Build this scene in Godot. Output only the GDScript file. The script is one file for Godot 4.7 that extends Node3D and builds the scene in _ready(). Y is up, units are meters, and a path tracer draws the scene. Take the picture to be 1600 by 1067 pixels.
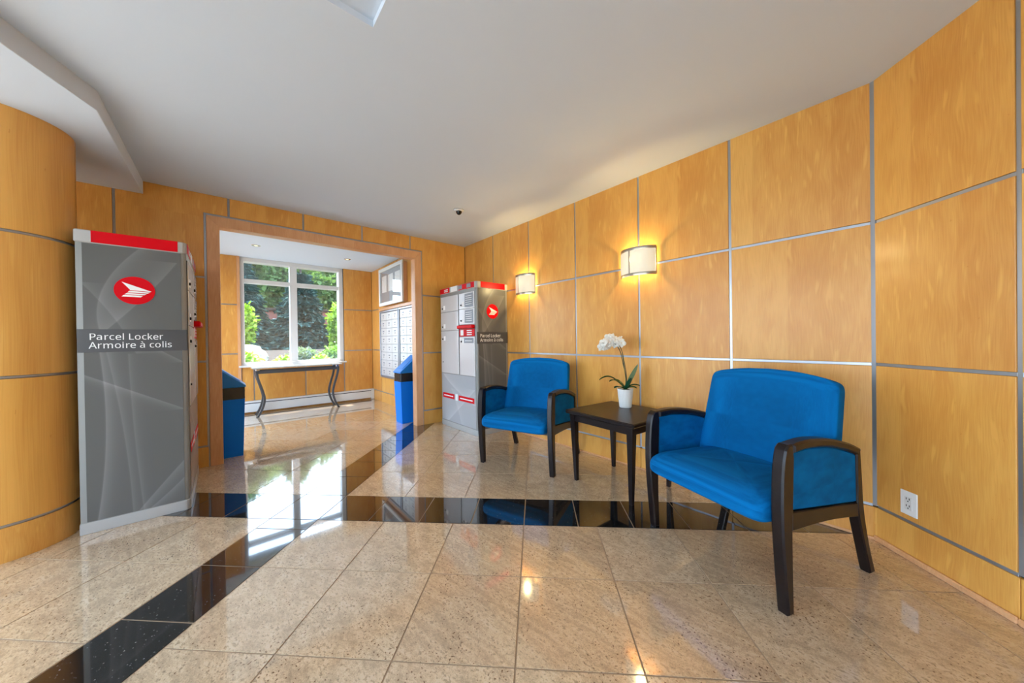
extends Node3D
# A lobby: maple panelled walls, polished granite floor with black bands, two parcel lockers, two blue armchairs, a mail alcove with a garden window.
# Plan coordinates used below are (x, depth): depth runs away from the camera, so Godot z = -depth.

const SQ := 0.70710678
const CX := -1.0711          # the corner of back wall and right wall
const CD := 5.0414
const H := 2.625             # ceiling
const ROWS := [0.198, 1.012, 1.823]
const GAP := 0.018           # width of the aluminium reveals
const T := 0.4572            # beige tile
const TB := 0.3429           # black tile
const U0 := -0.0877
const V0 := 1.6337
const BAND_D0 := 2.0908
const BAND_D1 := 2.4345
const BAND_X0 := -1.7952
const BAND_X1 := -1.4592
const ALC := 2.746           # depth of the alcove behind the back wall's face
const ALC_R := -0.504        # its right wall, along the back wall
const ALC_L := -3.30
const ENT := -2.8           # the glazed entrance front, behind the camera

var rng := RandomNumberGenerator.new()
var M := {}
var cache := {}
var taken := {}

# ------------------------------------------------------------------ first: camera, sky, sun, exposure
func set_stage() -> void:
	var cam := Camera3D.new()
	cam.name = "camera"
	cam.position = Vector3(0, 1.181, 0)
	cam.rotation = Vector3(-0.0053, 0.0704, -0.0139)
	cam.fov = rad_to_deg(2.0 * atan(533.5 / 514.9))
	cam.near = 0.02
	cam.far = 400.0
	add_child(cam)
	cam.current = true
	var sky_mat := ProceduralSkyMaterial.new()
	sky_mat.sky_top_color = Color(0.72, 0.85, 1.0)
	sky_mat.sky_horizon_color = Color(0.88, 0.94, 1.0)
	sky_mat.sky_curve = 0.25
	sky_mat.ground_bottom_color = Color(0.55, 0.55, 0.52)
	sky_mat.ground_horizon_color = Color(0.7, 0.7, 0.68)
	var sky := Sky.new()
	sky.sky_material = sky_mat
	var env := Environment.new()
	env.background_mode = Environment.BG_SKY
	env.sky = sky
	env.background_energy_multiplier = 10.0
	env.tonemap_mode = Environment.TONE_MAPPER_LINEAR
	env.tonemap_exposure = 1.0
	env.sdfgi_enabled = true
	env.ssao_enabled = true
	env.ssil_enabled = true
	var we := WorldEnvironment.new()
	we.name = "environment"
	we.environment = env
	add_child(we)
	var sun := DirectionalLight3D.new()
	sun.name = "sun"
	sun.light_color = Color(1.0, 0.96, 0.88)
	sun.light_energy = 7.0
	sun.light_angular_distance = 0.6
	sun.shadow_enabled = true
	sun.sky_mode = DirectionalLight3D.SKY_MODE_LIGHT_ONLY
	add_child(sun)
	# high sun beyond the garden, a little to the left of the window
	sun.look_at_from_position(Vector3.ZERO, -Vector3(-0.30, 0.93, -0.20).normalized(), Vector3.FORWARD)

# ------------------------------------------------------------------ helpers
func P(x: float, y: float, d: float) -> Vector3:
	return Vector3(x, y, -d)

func numbered(called: String) -> String:
	if not taken.has(called):
		taken[called] = 0
		return called
	taken[called] += 1
	return "%s_%03d" % [called, taken[called]]

func tag(o: Node, label: String, category: String, group := "", kind := "") -> void:
	if label: o.set_meta("label", label)
	if category: o.set_meta("category", category)
	if group: o.set_meta("group", group)
	if kind: o.set_meta("kind", kind)

func thing(called: String, label: String, category: String, tr: Transform3D, group := "") -> Node3D:
	var o := Node3D.new()
	o.name = numbered(called)
	o.transform = tr
	add_child(o)
	tag(o, label, category, group)
	return o

func struct(called: String, label: String, tr := Transform3D.IDENTITY, category := "wall") -> Node3D:
	var o := Node3D.new()
	o.name = called
	o.transform = tr
	add_child(o)
	tag(o, label, category, "", "structure")
	return o

func part(called: String, mesh: Mesh, mat: Material, parent: Node, tr := Transform3D.IDENTITY, label := "") -> MeshInstance3D:
	var o := MeshInstance3D.new()
	o.name = called
	o.mesh = mesh
	o.material_override = mat
	o.transform = tr
	parent.add_child(o, true)
	if label: o.set_meta("label", label)
	return o

func at(x: float, y: float, z: float) -> Transform3D:
	return Transform3D(Basis.IDENTITY, Vector3(x, y, z))

func rot(axis: Vector3, deg: float, o := Vector3.ZERO) -> Transform3D:
	return Transform3D(Basis(axis.normalized(), deg_to_rad(deg)), o)

func frame(origin: Vector3, xa: Vector3) -> Transform3D:   # x along a wall, y up, z out of the wall
	return Transform3D(Basis(xa, Vector3.UP, xa.cross(Vector3.UP)), origin)

func tri(st: SurfaceTool, a: Vector3, b: Vector3, c: Vector3, n: Vector3, ua := Vector2.ZERO, ub := Vector2.ZERO, uc := Vector2.ZERO) -> void:
	var g := (c - a).cross(b - a)
	if g.dot(n) < 0:
		var t := b; b = c; c = t
		var u := ub; ub = uc; uc = u
	for k in 3:
		st.set_normal(n)
		st.set_uv([ua, ub, uc][k])
		st.add_vertex([a, b, c][k])

func quad(st: SurfaceTool, a: Vector3, b: Vector3, c: Vector3, d: Vector3, n: Vector3, ua := Vector2.ZERO, ub := Vector2.ZERO, uc := Vector2.ZERO, ud := Vector2.ZERO) -> void:
	tri(st, a, b, c, n, ua, ub, uc)
	tri(st, a, c, d, n, ua, uc, ud)

func start() -> SurfaceTool:
	var st := SurfaceTool.new()
	st.begin(Mesh.PRIMITIVE_TRIANGLES)
	return st

func face_uv(p: Vector3, n: Vector3, o: Vector2) -> Vector2:
	var a := n.abs()
	if a.z >= a.x and a.z >= a.y: return Vector2(p.x, -p.y) + o
	if a.x >= a.y: return Vector2(p.z, -p.y) + o
	return Vector2(p.x, p.z) + o

func add_box(st: SurfaceTool, c: Vector3, s: Vector3, b := 0.0, uo := Vector2.ZERO) -> void:
	var h := s * 0.5
	b = minf(b, minf(h.x, minf(h.y, h.z)) * 0.95)
	for ax in 3:
		for sg in [-1.0, 1.0]:
			var n := Vector3.ZERO; n[ax] = sg
			var i: int = (ax + 1) % 3
			var j: int = (ax + 2) % 3
			var q := []
			for k in 4:
				var v := Vector3.ZERO
				v[ax] = sg * h[ax]
				v[i] = (h[i] - b) * [-1.0, 1.0, 1.0, -1.0][k]
				v[j] = (h[j] - b) * [-1.0, -1.0, 1.0, 1.0][k]
				q.append(v)
			quad(st, q[0] + c, q[1] + c, q[2] + c, q[3] + c, n, face_uv(q[0], n, uo), face_uv(q[1], n, uo), face_uv(q[2], n, uo), face_uv(q[3], n, uo))
	if b <= 0.0: return
	for ax in 3:
		var i: int = (ax + 1) % 3
		var j: int = (ax + 2) % 3
		for si in [-1.0, 1.0]:
			for sj in [-1.0, 1.0]:
				var q := []
				for k in 4:
					var v := Vector3.ZERO
					v[ax] = (h[ax] - b) * [-1.0, 1.0, 1.0, -1.0][k]
					v[i] = si * (h[i] if k < 2 else h[i] - b)
					v[j] = sj * (h[j] - b if k < 2 else h[j])
					q.append(v)
				var n := Vector3.ZERO; n[i] = si; n[j] = sj; n = n.normalized()
				quad(st, q[0] + c, q[1] + c, q[2] + c, q[3] + c, n, face_uv(q[0], n, uo), face_uv(q[1], n, uo), face_uv(q[2], n, uo), face_uv(q[3], n, uo))
	for sx in [-1.0, 1.0]:
		for sy in [-1.0, 1.0]:
			for sz in [-1.0, 1.0]:
				var s3 := Vector3(sx, sy, sz)
				var k := h - Vector3(b, b, b)
				tri(st, c + s3 * Vector3(h.x, k.y, k.z), c + s3 * Vector3(k.x, h.y, k.z), c + s3 * Vector3(k.x, k.y, h.z), s3.normalized())

func box(s: Vector3, b := 0.0, uo := Vector2.ZERO) -> ArrayMesh:
	var key := "box%v%f%v" % [s, b, uo]
	if not cache.has(key):
		var st := start()
		add_box(st, Vector3.ZERO, s, b, uo)
		cache[key] = st.commit()
	return cache[key]

func area2(poly: PackedVector2Array) -> float:
	var a := 0.0
	for k in poly.size():
		a += poly[k].cross(poly[(k + 1) % poly.size()])
	return a * 0.5

# a polygon in x, y pushed along z from -t/2 to t/2, its rims chamfered by b
func extrude(poly: PackedVector2Array, t: float, b := 0.0, uo := Vector2.ZERO) -> ArrayMesh:
	if area2(poly) < 0: poly.reverse()
	var n := poly.size()
	var en := []
	for k in n:
		var e := (poly[(k + 1) % n] - poly[k]).normalized()
		en.append(Vector2(e.y, -e.x))
	var inner := PackedVector2Array()
	for k in n:
		var m: Vector2 = (en[k] + en[(k - 1 + n) % n]).normalized()
		inner.append(poly[k] - m * b / maxf(0.35, m.dot(en[k])))
	var st := start()
	var rings := [[inner, -t / 2], [poly, -t / 2 + b], [poly, t / 2 - b], [inner, t / 2]]
	for r in 3:
		if b <= 0.0 and r != 1: continue
		var lift: float = [-0.7, 0.0, 0.7][r]
		var along := 0.0
		for k in n:
			var k2 := (k + 1) % n
			var n0: Vector2 = en[k]
			var n1: Vector2 = en[k]
			if en[k].dot(en[(k - 1 + n) % n]) > 0.8: n0 = (en[k] + en[(k - 1 + n) % n]).normalized()
			if en[k].dot(en[k2]) > 0.8: n1 = (en[k] + en[k2]).normalized()
			var len := poly[k].distance_to(poly[k2])
			var a := Vector3(rings[r][0][k].x, rings[r][0][k].y, rings[r][1])
			var bb := Vector3(rings[r][0][k2].x, rings[r][0][k2].y, rings[r][1])
			var c := Vector3(rings[r + 1][0][k2].x, rings[r + 1][0][k2].y, rings[r + 1][1])
			var d := Vector3(rings[r + 1][0][k].x, rings[r + 1][0][k].y, rings[r + 1][1])
			var N0 := Vector3(n0.x, n0.y, lift).normalized()
			var N1 := Vector3(n1.x, n1.y, lift).normalized()
			for v in [[a, N0, along], [c, N1, along + len], [bb, N1, along + len], [a, N0, along], [d, N0, along], [c, N1, along + len]]:
				st.set_normal(v[1]); st.set_uv(Vector2(v[2], v[0].z) + uo); st.add_vertex(v[0])
			along += len
	var ids := Geometry2D.triangulate_polygon(inner if b > 0.0 else poly)
	var cap: PackedVector2Array = inner if b > 0.0 else poly
	for k in range(0, ids.size(), 3):
		for sg in [-1.0, 1.0]:
			var v := []
			for q in 3: v.append(Vector3(cap[ids[k + q]].x, cap[ids[k + q]].y, sg * t / 2))
			tri(st, v[0], v[1], v[2], Vector3(0, 0, sg), Vector2(v[0].x, -v[0].y) + uo, Vector2(v[1].x, -v[1].y) + uo, Vector2(v[2].x, -v[2].y) + uo)
	return st.commit()

# a smooth surface from a function of (u, v) in 0..1
func grid(nu: int, nv: int, f: Callable, cu := false, cv := false, uvs := Vector2.ONE) -> ArrayMesh:
	var pos := []
	for i in nu + 1:
		var row := PackedVector3Array()
		for j in nv + 1:
			row.append(f.call(float(i) / nu, float(j) / nv))
		pos.append(row)
	var nor := []
	for i in nu + 1:
		var row := PackedVector3Array()
		for j in nv + 1:
			var i0 := i - 1
			var i1 := i + 1
			if cu: i0 = (i - 1 + nu) % nu; i1 = (i + 1) % nu
			var j0 := j - 1
			var j1 := j + 1
			if cv: j0 = (j - 1 + nv) % nv; j1 = (j + 1) % nv
			var du: Vector3 = pos[clampi(i1, 0, nu)][j] - pos[clampi(i0, 0, nu)][j]
			var dv: Vector3 = pos[i][clampi(j1, 0, nv)] - pos[i][clampi(j0, 0, nv)]
			if du.length() < 1e-7:
				var jj := 1 if j == 0 else nv - 1
				du = pos[clampi(i1, 0, nu)][jj] - pos[clampi(i0, 0, nu)][jj]
			if dv.length() < 1e-7:
				var ii := 1 if i == 0 else nu - 1
				dv = pos[ii][clampi(j1, 0, nv)] - pos[ii][clampi(j0, 0, nv)]
			row.append(du.cross(dv).normalized())
		nor.append(row)
	var mid := Vector3.ZERO
	for i in nu + 1:
		for j in nv + 1: mid += pos[i][j]
	mid /= (nu + 1) * (nv + 1)
	var vol := 0.0
	for i in nu:
		for j in nv:
			var a: Vector3 = pos[i][j] - mid
			var b: Vector3 = pos[i + 1][j] - mid
			var c: Vector3 = pos[i + 1][j + 1] - mid
			var d: Vector3 = pos[i][j + 1] - mid
			vol += a.dot(b.cross(c)) + a.dot(c.cross(d))
	var sg := 1.0 if vol >= 0 else -1.0
	var st := start()
	for i in nu:
		for j in nv:
			var ids := [[i, j], [i + 1, j + 1], [i + 1, j], [i, j], [i, j + 1], [i + 1, j + 1]]
			if sg < 0: ids = [[i, j], [i + 1, j], [i + 1, j + 1], [i, j], [i + 1, j + 1], [i, j + 1]]
			for q in ids:
				st.set_normal(nor[q[0]][q[1]] * sg)
				st.set_uv(Vector2(float(q[0]) / nu, float(q[1]) / nv) * uvs)
				st.add_vertex(pos[q[0]][q[1]])
	return st.commit()

func lathe(prof: PackedVector2Array, segs := 32, rib := 0.0, ribs := 0) -> ArrayMesh:
	return grid(segs, prof.size() - 1, func(u, v):
		var p: Vector2 = prof[roundi(v * (prof.size() - 1))]
		var r: float = p.x + (rib * cos(u * TAU * ribs) if p.x > 0.01 else 0.0)
		return Vector3(cos(u * TAU) * r, p.y, sin(u * TAU) * r), true)

# a tube with elliptic or square section through points; each point may carry its radius
func tube(pts: Array, radii: Array, segs := 8, flat := 1.0, capped := true) -> ArrayMesh:
	var n := pts.size()
	var fr := []
	var up := Vector3.UP
	for k in n:
		var t: Vector3 = (pts[mini(k + 1, n - 1)] - pts[maxi(k - 1, 0)]).normalized()
		if absf(t.dot(up)) > 0.97: up = Vector3.RIGHT if absf(t.x) < 0.9 else Vector3.FORWARD
		var x := t.cross(up).normalized()
		var y := x.cross(t).normalized()
		fr.append([x, y])
		up = y
	var add := 1 if capped else 0
	return grid(segs, n - 1 + 2 * add, func(u, v):
		var j := roundi(v * (n - 1 + 2 * add)) - add
		var k := clampi(j, 0, n - 1)
		var r: float = radii[mini(k, radii.size() - 1)]
		if j < 0 or j > n - 1: r = 0.0
		return pts[k] + (fr[k][0] * cos(u * TAU) + fr[k][1] * sin(u * TAU) * flat) * r, true)

func pw(c: float, e: float) -> float:
	return signf(c) * pow(absf(c), e)

# a soft block: superellipsoid of the given half sizes; shape() may bend the result
func soft(h: Vector3, e1: float, e2: float, bend: Callable, nu := 48, nv := 28) -> ArrayMesh:
	return grid(nu, nv, func(u, v):
		var a: float = u * TAU
		var b: float = (v - 0.5) * PI
		var p := Vector3(h.x * pw(cos(b), e1) * pw(cos(a), e2), h.y * pw(sin(b), e1), h.z * pw(cos(b), e1) * pw(sin(a), e2))
		return bend.call(p), true)

func curve(pts: Array, n: int) -> PackedVector2Array:    # Catmull-Rom through Vector2 points
	var out := PackedVector2Array()
	for k in pts.size() - 1:
		var a: Vector2 = pts[maxi(k - 1, 0)]
		var b: Vector2 = pts[k]
		var c: Vector2 = pts[k + 1]
		var d: Vector2 = pts[mini(k + 2, pts.size() - 1)]
		for i in n:
			out.append(b.cubic_interpolate(c, a, d, float(i) / n))
	out.append(pts[-1])
	return out

func curve3(pts: Array, n: int) -> Array:
	var out := []
	for k in pts.size() - 1:
		for i in n:
			out.append(pts[k].cubic_interpolate(pts[k + 1], pts[maxi(k - 1, 0)], pts[mini(k + 2, pts.size() - 1)], float(i) / n))
	out.append(pts[-1])
	return out

# ------------------------------------------------------------------ materials
func mat(col: Color, rough := 0.6, metal := 0.0, spec := 0.5) -> StandardMaterial3D:
	var m := StandardMaterial3D.new()
	m.albedo_color = col
	m.roughness = rough
	m.metallic = metal
	m.metallic_specular = spec
	return m

func noise(seed: int, freq := 1.0, oct := 3) -> FastNoiseLite:
	var n := FastNoiseLite.new()
	n.noise_type = FastNoiseLite.TYPE_SIMPLEX_SMOOTH
	n.seed = seed
	n.frequency = freq
	n.fractal_octaves = oct
	return n

func tex(w: int, h: int, f: Callable) -> ImageTexture:
	var im := Image.create(w, h, false, Image.FORMAT_RGB8)
	for y in h:
		for x in w:
			im.set_pixel(x, y, f.call(x, y))
	return ImageTexture.create_from_image(im)

func maple_tex(seed: int, size: int) -> ImageTexture:        # one metre square of plain sliced maple, grain upright
	var fine := noise(seed, 1.0, 2)
	var fig := noise(seed + 1, 1.0, 3)
	var fleck := noise(seed + 2, 1.0, 2)
	var r := RandomNumberGenerator.new()
	r.seed = seed
	var leaf := []
	for k in 8: leaf.append(r.randf_range(-0.035, 0.035))
	return tex(size, size, func(px, py):
		var x: float = float(px) / size
		var y: float = float(py) / size
		var wob := fig.get_noise_2d(x * 3.0, y * 2.0 + 9.0) * 0.015
		var t: float = 0.97 + leaf[int(x * 5.0) % 8]
		t += fine.get_noise_2d((x + wob) * 160.0, y * 5.0) * 0.030
		t += fig.get_noise_2d((x + wob) * 7.0, y * 2.5) * 0.03
		var f := fleck.get_noise_2d((x + wob * 1.5) * 22.0, y * 3.5)
		t += maxf(0.0, f - 0.42) * 0.16
		var s := fleck.get_noise_2d(x * 60.0 + 40.0, y * 30.0)
		if s > 0.80: t -= 0.05
		return Color(t * 0.985, t * t * 0.985, t * t * t * 0.97))

func stone_tex(seed: int, size: int, metres: float, streak: float) -> ImageTexture:      # gold granite: cream ground, brown drift, dark garnets
	var big := noise(seed, 1.0, 3)
	var drift := noise(seed + 1, 1.0, 4)
	var grain := noise(seed + 2, 1.0, 2)
	var dots := noise(seed + 3, 1.0, 1)
	return tex(size, size, func(px, py):
		var x: float = float(px) / size * metres
		var y: float = float(py) / size * metres
		var a := x * 0.8 + y * 0.6
		var b := -x * 0.6 + y * 0.8
		var t := 0.95 + big.get_noise_2d(a * 2.5, b * 5.0) * 0.05
		var d := drift.get_noise_2d(a * lerpf(9.0, 3.5, streak), b * lerpf(11.0, 26.0, streak))
		t += d * 0.14
		var g := grain.get_noise_2d(x * 150.0, y * 150.0)
		t += g * 0.11 + grain.get_noise_2d(a * 34.0 + 70.0, b * 55.0) * 0.07
		var k := drift.get_noise_2d(a * 38.0 + 50.0, b * 70.0) + d * 0.5
		if k > 0.32: t -= minf(0.20, (k - 0.32) * 0.8)
		var s := dots.get_noise_2d(x * 85.0, y * 85.0) + big.get_noise_2d(a * 4.0 + 20.0, b * 4.0) * 0.30
		var c := Color(t, t * 0.975, t * 0.94)
		if s > 0.77: c = c.lerp(Color(0.40, 0.30, 0.23), minf(0.8, (s - 0.77) * 7.0))
		return c)

func galaxy_tex(size: int) -> ImageTexture:
	var g := noise(71, 1.0, 2)
	var r := RandomNumberGenerator.new()
	r.seed = 5
	var im := Image.create(size, size, false, Image.FORMAT_RGB8)
	for y in size:
		for x in size:
			var t := 0.115 + g.get_noise_2d(x * 0.9, y * 0.9) * 0.05
			im.set_pixel(x, y, Color(t, t, t * 1.04))
	for k in 900:
		var x := r.randi_range(1, size - 3)
		var y := r.randi_range(1, size - 3)
		var v := r.randf_range(0.25, 0.80)
		im.set_pixel(x, y, Color(v, v, v))
		if r.randf() < 0.4:
			im.set_pixel(x + 1, y, Color(v, v, v * 0.95))
			im.set_pixel(x, y + 1, Color(v, v, v * 0.95))
	return ImageTexture.create_from_image(im)

# grey printed foil of the lockers: soft pale sweeps crossing a mid-grey ground
func sweep_tex(w: int, h: int, arcs: Array, base: Color) -> ImageTexture:
	return tex(w, h, func(px, py):
		var x: float = float(px) / w
		var y: float = float(py) / h
		var v := 0.0
		for a in arcs:       # [x at top, x at middle, x at bottom, y from, y to, strength, width, side]
			if y < a[3] or y > a[4]: continue
			var s: float = (y - a[3]) / (a[4] - a[3])
			var xc: float = lerpf(lerpf(a[0], a[1], s), lerpf(a[1], a[2], s), s)
			var dx: float = (x - xc) * a[7]
			if dx > 0.0: v += a[5] * exp(-dx / a[6])
			else: v += a[5] * exp(dx / 0.006)
		return base.lightened(clampf(v, 0.0, 0.4)))

func glass(alpha := 0.06) -> StandardMaterial3D:
	var m := mat(Color(0.95, 0.98, 0.97, alpha), 0.0)
	m.transparency = BaseMaterial3D.TRANSPARENCY_ALPHA
	return m

func glow(col: Color, e: float) -> StandardMaterial3D:
	var m := mat(Color(0.9, 0.88, 0.82), 0.5)
	m.emission_enabled = true
	m.emission = col
	m.emission_energy_multiplier = e
	return m

func make_materials() -> void:
	var mt := [maple_tex(11, 640), maple_tex(37, 640)]
	M.maple = []
	for k in 4:
		var m := mat([Color(0.904, 0.678, 0.345), Color(0.892, 0.658, 0.322), Color(0.912, 0.694, 0.368), Color(0.898, 0.668, 0.335)][k], 0.40, 0.0, 0.45)
		m.albedo_texture = mt[k % 2]
		m.clearcoat_enabled = true
		m.clearcoat = 0.22
		m.clearcoat_roughness = 0.22
		M.maple.append(m)
	M.casing = mat(Color(0.87, 0.66, 0.48), 0.35)
	M.casing.albedo_texture = mt[1]
	M.alu = mat(Color(0.66, 0.68, 0.71), 0.34, 0.75)
	M.substrate = mat(Color(0.10, 0.09, 0.08), 0.9)
	M.white = mat(Color(0.86, 0.86, 0.85), 0.85)
	M.ceiling = mat(Color(0.825, 0.865, 0.915), 0.95, 0.0, 0.2)
	var st := [stone_tex(101, 768, 1.1, 0.15), stone_tex(202, 768, 1.1, 0.9)]
	M.stone = []
	for k in 4:
		var m := mat([Color(0.865, 0.78, 0.665), Color(0.85, 0.755, 0.635), Color(0.875, 0.79, 0.68), Color(0.84, 0.735, 0.605)][k], 0.07, 0.0, 0.7)
		m.albedo_texture = st[1 if k == 1 or k == 3 else 0]
		m.uv1_scale = Vector3(1 / 1.1, 1 / 1.1, 1)
		m.clearcoat_enabled = true
		m.clearcoat = 1.0
		m.clearcoat_roughness = 0.03
		M.stone.append(m)
	M.black = mat(Color.WHITE, 0.06, 0.0, 0.7)
	M.black.albedo_texture = galaxy_tex(420)
	M.black.uv1_scale = Vector3(1 / 0.8, 1 / 0.8, 1)
	M.black.clearcoat_enabled = true
	M.black.clearcoat = 1.0
	M.black.clearcoat_roughness = 0.02
	M.grout = mat(Color(0.66, 0.57, 0.47), 0.9)
	# velvet
	var vn := noise(9, 1.0, 3)
	var vt := tex(256, 256, func(x, y):
		var t := 0.93 + vn.get_noise_2d(x * 0.012, y * 0.02) * 0.16 + vn.get_noise_2d(x * 0.35, y * 0.35) * 0.06
		return Color(t, t, t))
	M.velvet = mat(Color(0.0, 0.41, 0.66), 0.85, 0.0, 0.22)
	M.velvet.albedo_texture = vt
	M.velvet.uv1_scale = Vector3(2, 2, 1)
	M.velvet.rim_enabled = true
	M.velvet.rim = 0.45
	M.velvet.rim_tint = 1.0
	var wn := noise(19, 1.0, 3)
	var wt := tex(128, 256, func(x, y):
		var t := 0.9 + wn.get_noise_2d(x * 0.5, y * 0.03) * 0.25
		return Color(t, t, t))
	M.espresso = mat(Color(0.10, 0.072, 0.075), 0.36, 0.0, 0.36)
	M.espresso.albedo_texture = wt
	M.espresso.uv1_scale = Vector3(4, 2, 1)
	M.espresso.clearcoat_enabled = true
	M.espresso.clearcoat = 0.2
	M.espresso.clearcoat_roughness = 0.2
	# lockers
	var side := [[0.55, -0.05, 0.20, 0.0, 0.36, 0.13, 0.10, 1.0], [0.95, 0.55, -0.1, 0.04, 0.40, 0.12, 0.16, -1.0], [-0.02, 0.35, 0.5, 0.14, 0.40, 0.09, 0.12, 1.0], [0.14, 0.26, 0.10, 0.38, 1.0, 0.18, 0.07, 1.0],
		[-0.02, 0.5, 1.02, 0.47, 0.63, 0.15, 0.10, -1.0], [0.20, 0.40, 0.44, 0.38, 1.0, 0.10, 0.05, 1.0], [0.42, 0.45, 0.55, 0.40, 1.0, 0.09, 0.04, 1.0], [1.02, 0.75, 0.5, 0.83, 1.0, 0.14, 0.10, 1.0], [1.02, 0.85, 0.62, 0.90, 1.0, 0.12, 0.10, 1.0], [0.7, 0.85, 1.02, 0.38, 0.44, 0.12, 0.08, -1.0]]
	M.sweep_side = mat(Color.WHITE, 0.32, 0.0, 0.35)
	M.sweep_side.albedo_texture = sweep_tex(256, 896, side, Color(0.385, 0.385, 0.375))
	M.sweep_front = mat(Color.WHITE, 0.18)
	M.sweep_front.albedo_texture = sweep_tex(384, 288, [[0.05, 0.3, 0.95, 0.0, 0.55, 0.22, 0.12, 1.0], [0.98, 0.6, 0.2, 0.25, 1.0, 0.18, 0.14, -1.0], [0.3, 0.5, 0.6, 0.3, 1.0, 0.12, 0.1, 1.0]], Color(0.66, 0.67, 0.68))
	M.locker = mat(Color(0.54, 0.54, 0.525), 0.4, 0.15)
	M.locker_trim = mat(Color(0.68, 0.675, 0.66), 0.4, 0.15)
	M.locker_door = mat(Color(0.84, 0.845, 0.85), 0.22, 0.25)
	M.locker_band = mat(Color(0.29, 0.29, 0.295), 0.3)
	M.red = mat(Color(0.82, 0.0, 0.07), 0.4, 0.0, 0.25)
	M.print_white = mat(Color(0.93, 0.93, 0.92), 0.4)
	M.label_grey = mat(Color(0.50, 0.52, 0.55), 0.4)
	M.dark = mat(Color(0.05, 0.05, 0.055), 0.5)
	M.chrome = mat(Color(0.75, 0.75, 0.76), 0.22, 1.0)
	M.nickel = mat(Color(0.74, 0.70, 0.63), 0.3, 0.9)
	# bins
	M.bin = mat(Color(0.0, 0.47, 0.92), 0.45, 0.0, 0.35)
	M.bin_lid = mat(Color(0.0, 0.48, 0.82), 0.36)
	M.bag = mat(Color(0.10, 0.13, 0.16), 0.22)
	# window, mail
	M.frame_white = mat(Color(0.88, 0.88, 0.87), 0.4)
	M.mail = mat(Color(0.80, 0.80, 0.79), 0.35, 0.2)
	M.pane = glass(0.03)
	M.heater = mat(Color(0.86, 0.86, 0.84), 0.45)
	M.gunmetal = mat(Color(0.34, 0.35, 0.36), 0.35, 0.5)
	M.steel_top = mat(Color(0.78, 0.78, 0.76), 0.15, 0.0)
	M.ceramic = mat(Color(0.88, 0.88, 0.86), 0.35)
	M.leaf = mat(Color(0.12, 0.28, 0.10), 0.3)
	M.leaf2 = mat(Color(0.10, 0.36, 0.27), 0.3)
	M.stem = mat(Color(0.17, 0.16, 0.10), 0.5)
	M.petal = mat(Color(0.93, 0.92, 0.88), 0.7)
	M.petal.backlight_enabled = true
	M.petal.backlight = Color(0.5, 0.5, 0.47)
	M.soil = mat(Color(0.13, 0.09, 0.06), 0.95)
	M.bark = mat(Color(0.22, 0.17, 0.13), 0.95)
	M.brick = mat(Color(0.50, 0.31, 0.26), 0.9)
	M.concrete = mat(Color(0.62, 0.61, 0.58), 0.9)
	var gn := noise(31, 1.0, 3)
	var gt := tex(256, 256, func(x, y):
		var t := 0.8 + gn.get_noise_2d(x * 0.12, y * 0.12) * 0.4
		return Color(t, t, t * 0.9))
	M.grass = mat(Color(0.16, 0.22, 0.08), 0.95)
	M.grass.albedo_texture = gt
	M.mulch = mat(Color(0.20, 0.15, 0.11), 0.95)
	M.mulch.albedo_texture = gt
	M.rock = mat(Color(0.74, 0.72, 0.70), 0.9)
	M.rock.albedo_texture = gt

func leafy(a: Color, back: Color) -> StandardMaterial3D:
	var m := mat(a, 0.9, 0.0, 0.15)
	m.vertex_color_use_as_albedo = true
	m.backlight_enabled = true
	m.backlight = back
	return m

# ------------------------------------------------------------------ the setting
func tr_right() -> Transform3D: return frame(P(CX, 0, CD), Vector3(SQ, 0, SQ))
func tr_back() -> Transform3D: return frame(P(CX, 0, CD), Vector3(SQ, 0, -SQ))
func bend_x() -> float: return CX + 4.256 * SQ
func bend_d() -> float: return CD - 4.256 * SQ
func in_back(x: float, d: float, y := 0.0) -> Vector3:       # a point in back wall axes, d behind its face
	return tr_back() * Vector3(x, y, -d)

# panels between the given columns and rows, with aluminium reveals between them, on a dark backing
func panel_wall(w: Node3D, xs: Array, ys: Array, holes: Array = [], proud := 0.0, tone := -1, board_first := true) -> void:
	for i in xs.size() - 1:
		for j in ys.size() - 1:
			var x0: float = xs[i]
			var x1: float = xs[i + 1]
			var y0: float = ys[j]
			var y1: float = ys[j + 1]
			var skip := false
			for h in holes:
				if x0 < h[2] - 0.01 and x1 > h[0] + 0.01 and y0 < h[3] - 0.01 and y1 > h[1] + 0.01:
					if x0 > h[0] - 0.01 and x1 < h[2] + 0.01 and y0 > h[1] - 0.01 and y1 < h[3] + 0.01: skip = true
			if skip: continue
			var g := GAP / 2
			var s := Vector3(x1 - x0 - GAP, y1 - y0 - GAP, 0.018)
			var c := Vector3((x0 + x1) / 2, (y0 + y1) / 2, proud - 0.009)
			if y1 > H - 0.03: s.y += g; c.y += g / 2
			if y0 < 0.01: s.y += g; c.y -= g / 2
			if j == 0 and board_first: s.x += GAP - 0.003
			var k: int = rng.randi_range(0, 3) if tone < 0 else tone
			var uo := Vector2(rng.randf_range(-0.1, 0.1) + 0.5, rng.randf_range(-0.05, 0.05) + 0.5)
			part("baseboard_panel" if j == 0 and board_first else "panel", box(s, 0.0015, uo), M.maple[k], w, Transform3D(Basis.IDENTITY, c))

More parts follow.
